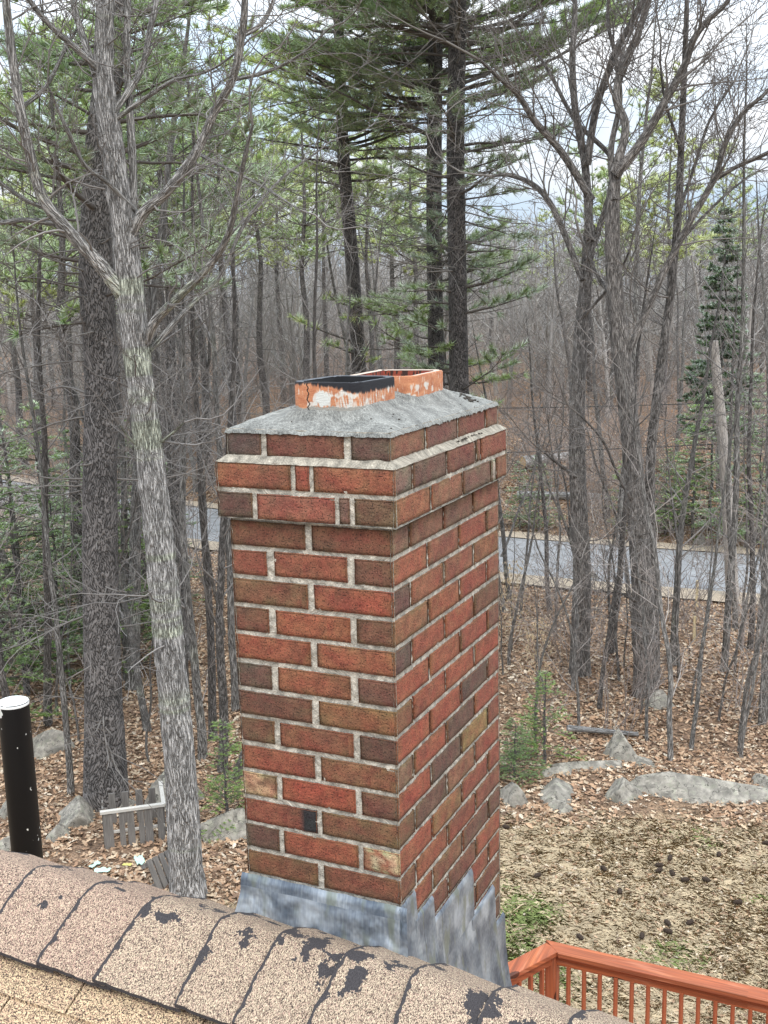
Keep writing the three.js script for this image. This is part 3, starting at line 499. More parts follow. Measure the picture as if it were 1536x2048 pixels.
{
  const g = new Geo();
  const colour = (x, z) => {
    const k = lawnness(x, z), gr = greenness(x, z) * k, w = fbm(x * 0.35, z * 0.35, 6, 4), w2 = fbm(x * 1.3, z * 1.3, 2, 3), d = ROADZ(x) - z;
    let c = [0.36 + 0.1 * w, 0.25 + 0.07 * w, 0.175 + 0.05 * w];
    const or = sst(4, 10, d) * sst(0.0, 0.3, w + 0.1) * sst(60, 30, d); c = c.map((q, i) => mix(q, [0.52, 0.29, 0.15][i], or * 0.55));
    c = c.map((q, i) => mix(q, [0.45 + 0.22 * w2, 0.345 + 0.17 * w2, 0.225 + 0.09 * w2][i], k));
    c = c.map((q, i) => mix(q, [0.2, 0.26, 0.08][i], gr * 0.6));
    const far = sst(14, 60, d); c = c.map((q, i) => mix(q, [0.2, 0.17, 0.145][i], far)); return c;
  };
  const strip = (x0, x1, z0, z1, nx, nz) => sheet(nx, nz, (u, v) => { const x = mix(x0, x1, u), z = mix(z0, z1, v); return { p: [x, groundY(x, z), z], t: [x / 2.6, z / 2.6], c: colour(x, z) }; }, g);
  strip(-36, 20, 10, -34, 260, 200);
  strip(-140, 110, -34, -210, 120, 80); strip(-140, -36, 10, -34, 40, 24); strip(20, 110, 10, -34, 40, 24); strip(-140, 110, 60, 10, 20, 8);
  strip(-900, 900, -210, -900, 20, 12); strip(-900, -140, 60, -210, 10, 10); strip(110, 900, 60, -210, 10, 10); strip(-900, 900, 700, 60, 12, 10);
  mesh('ground', g.build(true), groundMat).userData.kind = 'structure';
}
{ // the road: worn pale asphalt with sandy verges
  const rt = tex(512, 512, (u, v) => { const s = 138 + 18 * tn(u, v, 8, 8, 2) + 20 * tn(u, v, 90, 90, 5) + 14 * tn(u, v, 200, 200, 9); const cr = Math.abs(tn(u, v, 14, 9, 21)) < 0.012 ? 0.7 : 1; return [s * cr, s * cr, s * cr * 1.01]; });
  const road = sheet(220, 10, (u, v) => { const x = mix(-70, 60, u), z = ROADZ(x) + mix(2.15, -2.15, v); return { p: [x, -6.36 + 0.03 * (1 - (v * 2 - 1) ** 2), z], t: [x / 2.5, z / 2.5] }; });
  mesh('road', road.build(true), new THREE.MeshStandardMaterial({ map: rt, roughness: 0.9, name: 'asphalt' })).userData.kind = 'structure';
  const vg = new Geo();
  for (const s of [1, -1]) sheet(400, 5, (u, v) => { const x = mix(-70, 60, u), w = mix(1.96, 2.75 + 0.35 * fbm(x * 0.9, s, 3, 3), v), z = ROADZ(x) + s * w; return { p: [x, mix(-6.338, Math.max(groundY(x, z) + 0.01, -6.36), v) + 0.008 + 0.02 * Math.abs(n3(x * 3, z * 3, 2)), z], t: [x / 1.1, z / 1.1] }; }, vg);
  mesh('road_verge', vg.build(true), new THREE.MeshStandardMaterial({ map: tex(256, 256, (u, v) => { const s = 0.85 + 0.2 * tn(u, v, 40, 40, 2) + 0.22 * tn(u, v, 110, 110, 4); return [196 * s, 178 * s, 156 * s]; }), roughness: 1, side: THREE.DoubleSide, name: 'sand' })).userData.kind = 'structure';
}
// winds a triangle so that its face agrees with its normals
function wind(g, a, b, c) { const P = g.p, n = g.n, e = [P[b * 3] - P[a * 3], P[b * 3 + 1] - P[a * 3 + 1], P[b * 3 + 2] - P[a * 3 + 2]], f = [P[c * 3] - P[a * 3], P[c * 3 + 1] - P[a * 3 + 1], P[c * 3 + 2] - P[a * 3 + 2]]; const d = (e[1] * f[2] - e[2] * f[1]) * n[a * 3] + (e[2] * f[0] - e[0] * f[2]) * n[a * 3 + 1] + (e[0] * f[1] - e[1] * f[0]) * n[a * 3 + 2]; if (d >= 0) g.tri(a, b, c); else g.tri(a, c, b); }
function leafGeo(sd) {
  const g = new Geo(), r = rng(sd), c = 0.25 + r() * 0.5, tw = (r() - 0.5) * 0.6, out = [[0, -0.5], [0.16, -0.3], [0.1, -0.16], [0.3, 0.05], [0.14, 0.16], [0.24, 0.34], [0, 0.55], [-0.22, 0.3], [-0.12, 0.16], [-0.3, 0.0], [-0.1, -0.18], [-0.17, -0.32]];
  const P = ([x, y]) => [x, 0.05 + c * x * x * 2.2 + 0.35 * c * y * y + tw * x * y, y];
  const m = g.v(...P([0, 0]), 0, 1, 0); const ids = out.map((q) => g.v(...P(q), 0, 1, 0)); ids.forEach((a, i) => g.tri(m, ids[(i + 1) % ids.length], a)); return g.build(true);
}
function scatter(name, geo, mat, list, cols, kind = 'stuff', parent = scene) {
  const im = new THREE.InstancedMesh(geo, mat, list.length); im.name = parent === scene ? numbered(name) : name; const c = new THREE.Color();
  list.forEach((m, i) => { im.setMatrixAt(i, m); if (cols) im.setColorAt(i, c.setRGB(...cols[i])); });
  im.castShadow = im.receiveShadow = true; im.userData.kind = kind; parent.add(im); return im;
}
const M4 = (x, y, z, rx, ry, rz, s, sy) => new THREE.Matrix4().compose(V(x, y, z), new THREE.Quaternion().setFromEuler(new THREE.Euler(rx, ry, rz, 'YXZ')), V(s, sy ?? s, s));
// does a point on the ground lie in (or close to) what the photograph looks at?
const CP = camera.position; const yaw = Math.atan2(-FH.x, -FH.z);
function inWedge(x, z, extra = 0.04) { const dx = x - CP.x, dz = z - CP.z, f = dx * FH.x + dz * FH.z, s = dx * -FH.z + dz * FH.x; return f > 5 && Math.abs(s / f) < 0.375 + extra + 0.6 / f; }
const leafMat = new THREE.MeshStandardMaterial({ color: 0xffffff, roughness: 0.85, side: THREE.DoubleSide, name: 'dead leaf' });
{
  const r = rng(404), lists = [[], [], []], cols = [[], [], []];
  const tones = [[0.42, 0.27, 0.165], [0.35, 0.21, 0.125], [0.5, 0.35, 0.23], [0.28, 0.17, 0.105], [0.5, 0.38, 0.26], [0.17, 0.105, 0.068], [0.42, 0.27, 0.17], [0.6, 0.5, 0.38]];
  let made = 0;
  for (let k = 0; k < 1200000 && made < 330000; k++) {
    const f = 5 + 36 * Math.pow(r(), 0.72), s = (r() * 2 - 1) * 0.56 * f, x = CP.x + FH.x * f - FH.z * s, z = CP.z + FH.z * f + FH.x * s;
    if (z > -3.3 || Math.abs(ROADZ(x) - z) < 2.3 - 0.3 * r()) continue;
    if (x > -1.3 && z > -5.4) continue;
    const lw = lawnness(x, z), dens = mix(0.95, 0.55 - 0.42 * greenness(x, z), lw) * clamp(0.7 + 1.1 * fbm(x * 0.8, z * 0.8, 9, 3), 0.15, 1);
    if (r() > dens) continue;
    const i = Math.floor(r() * 3), sc = (0.042 + r() * r() * 0.1) * (lw > 0.5 ? 0.62 : 1);
    lists[i].push(M4(x, groundY(x, z) + 0.004 + r() * (lw > 0.5 ? 0.008 : 0.025), z, (r() - 0.5) * (lw > 0.5 ? 0.5 : 0.85), r() * 6.28, (r() - 0.5) * (lw > 0.5 ? 0.5 : 1.1), sc, sc * (lw > 0.5 ? 0.5 : 1)));
    const t = tones[Math.floor(Math.pow(r(), lw > 0.5 ? 0.8 : 1.15) * 8)], b = 0.72 + r() * 0.5, orange = 1; cols[i].push([t[0] * b, t[1] * b * orange, t[2] * b]); made++;
  }
  const litter = new THREE.Group(); litter.name = 'leaf_litter'; tag(litter, 'brown fallen oak leaves covering the woodland floor and the edge of the lawn', 'leaf litter', null, 'stuff'); scene.add(litter);
  lists.forEach((l, i) => scatter('fallen_leaves', leafGeo(i + 3), leafMat, l, cols[i], 'stuff', litter));
}
{ // straw coloured and green grass on the lawn
  const blade = new Geo(); const br = rng(8);
  for (let i = 0; i < 16; i++) { const a = br() * 6.28, l = 0.06 + br() * 0.07, t = 0.6 + br() * 1.1, w = 0.0022, dx = Math.cos(a), dz = Math.sin(a), ox = (br() - 0.5) * 0.16, oz = (br() - 0.5) * 0.16;
    const P = [[ox - dz * w, 0, oz + dx * w], [ox + dz * w, 0, oz - dx * w], [ox + dx * l * 0.5 * t, l * 0.55, oz + dz * l * 0.5 * t], [ox + dx * l * t, l * (0.9 - 0.5 * t), oz + dz * l * t]];
    const b = P.map((p) => blade.v(...p, -dx * 0.5, 0.8, -dz * 0.5)); wind(blade, b[0], b[1], b[2]); wind(blade, b[1], b[3], b[2]); }
  const geo = blade.build(), r = rng(55), straw = [], green = [], cs = [], cg = [];
  for (let k = 0; k < 400000 && straw.length < 16000; k++) { const f = 6 + 13 * r(), s = (r() * 2 - 1) * 0.4 * f, x = CP.x + FH.x * f - FH.z * s, z = CP.z + FH.z * f + FH.x * s;
    if (z > -3.3 || (x > -1.3 && z > -5.4) || lawnness(x, z) < 0.25 + 0.5 * r()) continue; const g = greenness(x, z), m = M4(x, groundY(x, z) - 0.006, z, 0, r() * 6.28, 0, 0.7 + r() * 0.7, 0.2 + r() * 0.3);
    if (r() < g * 0.8) { green.push(m); const b = 0.7 + r() * 0.6; cg.push([0.2 * b, 0.25 * b, 0.08 * b]); } else { straw.push(m); const b = 0.6 + r() * 0.7; cs.push([0.54 * b, 0.43 * b, 0.28 * b]); } }
  const gm = new THREE.MeshStandardMaterial({ color: 0xffffff, roughness: 0.9, side: THREE.DoubleSide, name: 'grass' });
  tag(scatter('dry_grass', geo, gm, straw, cs), 'dry straw coloured grass of the back lawn', 'grass');
  tag(scatter('green_grass', geo, gm, green, cg), 'patches of fresh green grass on the lawn beside the deck', 'grass');
}
// ---------- boulders ----------
const rockMap = tex(512, 512, (u, v) => { const a = fbm(u * 6, v * 6, 1, 5), f = n3(u * 80, v * 80, 3), l = sst(0.1, 0.25, fbm(u * 8, v * 8, 9, 4)); let s = 138 + a * 70 + f * 18; let c = [s, s * 0.96, s * 0.89]; c = c.map((q, i) => mix(q, [146, 148, 128][i], l * 0.35)); const ck = Math.abs(fbm(u * 3, v * 5, 20, 4)); if (ck < 0.012) c = c.map((q) => q * 0.55); c = c.map((q) => q * (0.9 + 0.2 * sst(-0.3, 0.3, fbm(u * 6, v * 6, 33, 4)))); return c; });
const rockMat = new THREE.MeshStandardMaterial({ map: rockMap, bumpMap: mortarBump, bumpScale: 0.006, roughness: 0.95, name: 'lichened rock' });
function boulder(pos, w, h, d, turn, sd, label, group) {
  const g = new THREE.IcosahedronGeometry(1, 14), p = g.attributes.position, uv = g.attributes.uv;
  for (let i = 0; i < p.count; i++) {
    let x = p.getX(i), y = p.getY(i), z = p.getZ(i); const q = 1 + 0.42 * fbm(x * 0.9 + sd, y * 0.9, z * 0.9, 2) + 0.13 * fbm(x * 3 + sd, y * 3, z * 3, 4);
    // a few cleaved faces
    let k = q; for (let c = 0; c < 9; c++) { const a = sd * 7 + c * 2.4, nx = Math.cos(a) * 0.8, nz = Math.sin(a) * 0.8, ny = 0.3 + 0.6 * Math.sin(sd + c * 1.7), dd = x * nx + y * ny + z * nz; if (dd > 0.1) k = Math.min(k, (0.66 + 0.14 * Math.sin(c * 3 + sd)) / dd); }
    k = mix(q, k, 0.93) * (1 + 0.05 * fbm(x * 5 + sd, y * 5, z * 5, 4)); x *= k * w / 2; y *= k * h * (y < 0 ? 0.5 : 0.9); z *= k * d / 2; p.setXYZ(i, x, y, z);
  }
  g.computeVertexNormals(); const nn = g.attributes.normal;
  for (let i = 0; i < p.count; i++) { const ax = Math.abs(nn.getX(i)), ay = Math.abs(nn.getY(i)), az = Math.abs(nn.getZ(i)); uv.setXY(i, (ax > ay && ax > az ? p.getZ(i) : p.getX(i)) / 0.8 + sd, (ay > ax && ay > az ? p.getZ(i) : p.getY(i)) / 0.8); }
  const m = mergeVerts(g);
  const o = mesh('boulder', m, rockMat); o.position.set(pos.x, pos.y - h * 0.26, pos.z); o.rotation.y = turn; return tag(o, label, 'boulder', group);
}
function mergeVerts(g) { // icosahedron faces are loose: average the normals of equal corners
  const p = g.attributes.position, n = g.attributes.normal, map = new Map(), key = (i) => `${p.getX(i).toFixed(4)},${p.getY(i).toFixed(4)},${p.getZ(i).toFixed(4)}`;
  for (let i = 0; i < p.count; i++) { const k = key(i), a = map.get(k) ?? [0, 0, 0]; a[0] += n.getX(i); a[1] += n.getY(i); a[2] += n.getZ(i); map.set(k, a); }
  for (let i = 0; i < p.count; i++) { const a = map.get(key(i)), l = Math.hypot(...a) || 1; n.setXYZ(i, a[0] / l, a[1] / l, a[2] / l); } return g;
}
const rocks = [ // pixel of the foot, width, height and depth in metres, turn, label
  [1020, 1600, 0.46, 0.46, 0.45, 0.3, 'rounded grey boulder right beside the brick chimney at the lawn edge'],
  [1115, 1592, 0.86, 0.34, 0.5, 0.2, 'low pointed grey boulder left of the small mossy stone at the lawn edge'],
  [1122, 1620, 0.32, 0.2, 0.3, 1.2, 'small greenish stone in front of the low pointed boulder'],
  [1248, 1594, 0.62, 0.34, 0.5, 0.8, 'rounded grey boulder just left of the long flat ledge'],
  [1243, 1512, 0.66, 0.55, 0.6, 1.4, 'upright mossy boulder standing among saplings behind the lawn edge'],
  [1180, 1535, 0.9, 0.2, 0.5, 0.1, 'flat pale stone lying low behind the rounded boulders'],
  [1110, 1545, 0.4, 0.2, 0.4, 0.5, 'small half buried stone behind the low pointed boulder'],
  [1290, 1528, 0.55, 0.14, 0.4, 0.2, 'thin flat stone between the upright boulder and the long ledge'],
  [1315, 1410, 0.6, 0.36, 0.5, 2.2, 'dark boulder at the foot of the large oaks on the right'],
  [1530, 1570, 0.4, 0.2, 0.4, 0.2, 'small stone at the right edge of the picture beyond the long ledge'],
  [150, 1640, 0.75, 0.4, 0.6, 0.3, 'angular pale boulder left of the old slatted bin'],
  [118, 1668, 0.42, 0.26, 0.4, 1.1, 'small stone below the angular pale boulder on the left'],
  [25, 1690, 0.5, 0.34, 0.5, 0.7, 'grey boulder behind the black vent pipe near the left edge'],
  [18, 1625, 0.4, 0.28, 0.4, 2.0, 'small grey boulder at the left edge above the other one'],
  [95, 1500, 0.95, 0.44, 0.7, 0.4, 'brown grey boulder in the woods behind the vent pipe'],
  [350, 1600, 0.95, 0.62, 0.7, 0.9, 'large grey boulder behind the lichened oak'],
  [240, 1610, 0.5, 0.26, 0.4, 0.9, 'small dark stone at the foot of the dark pine trunk'],
  [450, 1668, 0.8, 0.62, 0.6, 1.9, 'mossy boulder between the lichened oak and the chimney'],
  [1190, 1160, 0.5, 0.3, 0.5, 1.0, 'stone on the near verge of the road'],
  [1400, 1085, 0.8, 0.5, 0.6, 1.0, 'grey boulder beyond the road by the leaning pole'],
];
rocks.forEach(([u, v, w, h, d, t, l], i) => boulder(onGround(u, v), w * 1.35, h * 1.4, d * 1.35, t + yaw, i * 1.73 + 0.4, l));
{ // the long tilted ledge: two slabs
  const p = onGround(1400, 1585);
  const o = boulder(p, 3.0, 0.62, 1.25, yaw - 0.1, 12.4, 'long flat grey ledge of rock at the lawn edge, largest of the boulders'); o.rotation.z = 0.07; 
}
// pine cones on the lawn
{
  const g = new THREE.LatheGeometry([[0.001, -0.05], [0.017, -0.042], [0.024, -0.02], [0.024, 0.005], [0.016, 0.035], [0.001, 0.055]].map(([a, b]) => new THREE.Vector2(a, b)), 10), parts = [g];
  for (let i = 0; i < 36; i++) { const s = new THREE.ConeGeometry(0.008, 0.016, 4); const y = -0.04 + (i / 36) * 0.085, a = i * 2.4, r = 0.026 * (1 - ((y + 0.005) / 0.07) ** 2); s.rotateZ(-1.9); s.translate(r, 0, 0); s.rotateY(a); s.translate(0, y, 0); parts.push(s); }
  const geo = mergeGeometries(parts.map((q) => q.toNonIndexed())); geo.rotateX(Math.PI / 2); geo.scale(1.05, 1.05, 1.05);
  const mat = new THREE.MeshStandardMaterial({ color: new THREE.Color(0.04, 0.025, 0.016), roughness: 0.9 });
  const spots = [[1340, 1722], [1318, 1737], [1344, 1752], [1318, 1746], [1412, 1766], [1438, 1714], [1533, 1692], [1335, 1852], [1380, 1853], [1336, 1869], [1284, 1880], [1370, 1766], [1207, 1742], [1075, 1757], [1012, 1660], [1240, 1790], [1476, 1812], [1160, 1880]];
  let first; spots.forEach(([u, v], i) => { const p = onGround(u, v); if (!first) { first = mesh('pine_cone', geo, mat); tag(first, 'dark fallen pine cone lying on the dry lawn', 'pine cone', 'pine cones scattered on the lawn'); } const o = first && i ? copyOf(first, [0, 0, 0], 0, 1) : first; o.position.set(p.x, p.y + 0.035, p.z); o.rotation.y = i * 1.9; });
}
// the old slatted bin and compost scraps
{
  const o = onGround(270, 1690), wood = new THREE.MeshStandardMaterial({ map: tex(128, 256, (u, v) => { const s = 118 + 60 * fbm(u * 18, v * 2, 2, 4) + 24 * n3(u * 60, v * 4, 5); return [s, s * 0.96, s * 0.92]; }), roughness: 0.95, name: 'weathered wood' });
  const wl = new THREE.MeshStandardMaterial({ color: new THREE.Color(0.55, 0.52, 0.47), roughness: 0.9 });
  const bin = thing('compost_bin', 'old weathered wooden slatted bin between the dark pine and the lichened oak', 'compost bin', [o.x, o.y, o.z]); bin.rotation.y = yaw + 0.25;
  const box = (name, w, h, d, x, y, z, m = wood, ry = 0) => { const g = new THREE.BoxGeometry(w, h, d); const b = mesh(name, g, m, bin); b.position.set(x, y, z); b.rotation.y = ry; b.rotation.z = 0.02 * n3(x * 9, z * 9, 1); };
  const sp = [[-0.31, 0.12], [-0.14, 0.07], [-0.03, 0.09], [0.1, 0.07], [0.19, 0.1], [0.34, 0.08]];
  for (const [x, w] of sp) box('slat', w, 0.5, 0.02, x, 0.23, 0);
  box('rail', 0.8, 0.035, 0.06, 0, 0.495, 0, wl); box('rail', 0.74, 0.03, 0.03, 0.02, 0.2, -0.03, wl);
  for (const [z, w] of [[-0.1, 0.09], [-0.25, 0.08], [-0.42, 0.09], [-0.58, 0.08]]) box('slat', 0.02, 0.5, w, 0.39, 0.23, z);
  for (const [z, w] of [[-0.1, 0.09], [-0.27, 0.08], [-0.45, 0.09]]) box('slat', 0.02, 0.46, w, -0.37, 0.21, z);
  box('rail', 0.05, 0.035, 0.7, 0.39, 0.495, -0.34, wl); for (const x of [-0.25, -0.08, 0.1, 0.27]) box('slat', 0.09, 0.46, 0.02, x, 0.21, -0.66);
  const q = onGround(322, 1768), pl = thing('wooden_pallet', 'broken grey pallet leaning on the foot of the lichened oak', 'pallet', [q.x, q.y, q.z]); pl.rotation.set(0, yaw + 0.9, 0);
  for (let i = 0; i < 4; i++) { const g = new THREE.BoxGeometry(0.07, 0.42, 0.02); const b = mesh('slat', g, wood, pl); b.position.set(i * 0.09 - 0.12, 0.16, 0.05); b.rotation.x = -0.5; }
  for (const y of [0.05, 0.28]) { const g = new THREE.BoxGeometry(0.42, 0.05, 0.05); const b = mesh('rail', g, wood, pl); b.position.set(0.01, y, y * -0.5 + 0.07); b.rotation.x = -0.5; }
  const sm = new THREE.MeshStandardMaterial({ color: new THREE.Color(0.5, 0.72, 0.6), roughness: 0.7, side: THREE.DoubleSide }), ym = new THREE.MeshStandardMaterial({ color: new THREE.Color(0.55, 0.5, 0.16), roughness: 0.7, side: THREE.DoubleSide });
  [[205, 1748, 0.1, sm, 'pale mint green scrap lowest on the compost heap'], [190, 1737, 0.08, sm, 'small mint green scrap left on the compost heap'], [280, 1728, 0.11, sm, 'crumpled mint green scrap right on the compost heap'], [255, 1737, 0.06, ym, 'yellow scrap in the middle of the compost heap']].forEach(([u, v, s, m, l], i) => {
    const p = onGround(u, v), g = sheet(8, 6, (a, b) => { const k = 0.5 + 0.5 * n3(a * 3, b * 3, i * 5); return { p: [(a - 0.5) * s * 1.9, 0.05 + s * 0.5 * fbm(a * 3, b * 3, i * 7, 3), (b - 0.5) * s * (0.7 + k * 0.5)] }; });
    const o2 = mesh('food_scrap', g.build(true), m); o2.position.copy(p); o2.rotation.y = yaw + i; tag(o2, l, 'scrap'); });
}
// ---------- trees ----------
function barkTex(w, h, base, dark, fu, fv, plates) {
  const f = (u, v) => { const wob = 0.012 * tn(u, v, 6, 10, 3); const a = Math.abs(tn(u + wob, v, fu, fv, 1)), b = Math.abs(tn(u - wob, v, fu * 1.9, fv * 2.2, 5)), c = tn(u, v, 90, 60, 8); return [a * plates + b * 0.5, c, tn(u, v, 8, 5, 12)]; };
  const map = tex(w, h, (u, v) => { const [a, c, d] = f(u, v), k = sst(0.02, 0.42, a); const s = 1 + 0.2 * c + 0.2 * d; return [mix(dark[0], base[0], k) * s, mix(dark[1], base[1], k) * s, mix(dark[2], base[2], k) * s]; });
  const bump = tex(w, h, (u, v) => { const [a, c] = f(u, v); const s = 255 * sst(0, 0.5, a) * 0.85 + 20 + 22 * c; return [s, s, s]; }, false);
  return [map, bump];
}
const [oakMap, oakBump] = barkTex(512, 512, [182, 180, 178], [112, 109, 106], 42, 7, 1.0);
const [pineMap, pineBump] = barkTex(512, 512, [136, 131, 128], [60, 57, 55], 30, 14, 1.0);
const barkMat = (map, bump, s, name, tint) => new THREE.MeshStandardMaterial({ map, bumpMap: bump, bumpScale: s, roughness: 0.96, vertexColors: true, name, color: tint ? new THREE.Color(...tint) : 0xffffff });
const oakBark = barkMat(oakMap, oakBump, 0.04, 'grey shaggy bark'), pineBark = barkMat(pineMap, pineBump, 0.025, 'dark furrowed bark');
const needleMat = new THREE.MeshPhysicalMaterial({ color: 0xffffff, vertexColors: true, roughness: 1, transmission: 0.45, thickness: 0, side: THREE.DoubleSide, name: 'needles' });
const twigMat = new THREE.MeshStandardMaterial({ color: 0xffffff, vertexColors: true, roughness: 0.95, name: 'twig bark' });
const rv = (r) => V(r() * 2 - 1, r() * 2 - 1, r() * 2 - 1);
function side(d, r, ang) { const a = rv(r).cross(d).normalize(); return d.clone().multiplyScalar(Math.cos(ang)).addScaledVector(a, Math.sin(ang)); }
// a bare crooked branch and its branches
function branch(g, p, d, len, rad, lev, o, r) {
  const seg = Math.max(2, Math.min(7, Math.round(len / (o.seg ?? 0.35)))), P = [p.clone()], R = [rad], D = [d.clone()]; let q = p.clone(), dir = d.clone();
  const tip = Math.max(o.min, rad * 0.3);
  for (let i = 1; i <= seg; i++) { dir.addScaledVector(rv(r), o.crook ?? 0.24).addScaledVector(V(0, 1, 0), o.up ?? 0.07).normalize(); q = q.clone().addScaledVector(dir, len / seg); P.push(q); R.push(mix(rad, tip, i / seg)); D.push(dir.clone()); }
  const b = o.col(r, rad); g.tube(P, R, rad > 0.05 ? 7 : rad > 0.02 ? 5 : rad > 0.009 ? 4 : 3, b);
  if (lev <= 0) return;
  const n = Math.max(2, Math.round(o.kids * (0.7 + 0.6 * r()) * Math.min(1.5, len / (o.ref ?? 1.2))));
  for (let k = 0; k < n; k++) { const t = 0.22 + 0.78 * (k + r()) / n, i = Math.min(seg - 1, Math.floor(t * seg)), f = t * seg - i, pp = P[i].clone().lerp(P[i + 1], Math.min(1, f));
    branch(g, pp, side(D[i + 1], r, 0.5 + 0.6 * r()), len * (0.34 + 0.3 * r()) * (1.15 - 0.5 * t), Math.max(o.min, mix(R[i], R[i + 1], f) * (0.42 + 0.2 * r())), lev - 1, o, r); }
}
const greyTwig = (a, b) => (r, rad) => { const s = 0.75 + 0.5 * r(), k = clamp(rad / 0.03); return [mix(a[0], b[0], k) * s, mix(a[1], b[1], k) * s, mix(a[2], b[2], k) * s]; };
const TW = greyTwig([0.17, 0.155, 0.145], [0.27, 0.25, 0.235]);
// a trunk with relief, fissures running up it, and lichen where wanted
function bigTrunk(g, P, R, sides, seg, relief, freq, tint, lichen) {
  const path = smooth(P, seg), n = path.length, rad = path.map((_, i) => { const t = i / (n - 1) * (R.length - 1), k = Math.min(R.length - 2, Math.floor(t)); return mix(R[k], R[k + 1], t - k); });
  g.tube(path, rad, sides, null, false,
    (s, len) => { const a = s * Math.PI * 2, x = Math.cos(a) * freq, y = Math.sin(a) * freq; return relief * (Math.abs(n3(x, y + len * 0.2, len * 2.1)) * 1.7 + 0.7 * n3(x * 2.2, y * 2.2, len * 7) - 0.45); },
    (s, len, nx, nz, p) => { const a = s * 6.283, w = fbm(p.x * 3, p.y * 2, p.z * 3, 3); let c = tint.map((q) => q * (1 + 0.25 * w)); if (lichen) { const k = lichen(p, nx, nz, len, a); if (k > 0) c = c.map((q, i) => mix(q, [0.58, 0.62, 0.5][i] * 1.9, k)); } return c; });
  return { path, rad };
}
const px = (list, depth, dz = 0) => list.map(([u, v], i) => at(u, v, depth + dz * i / (list.length - 1)));

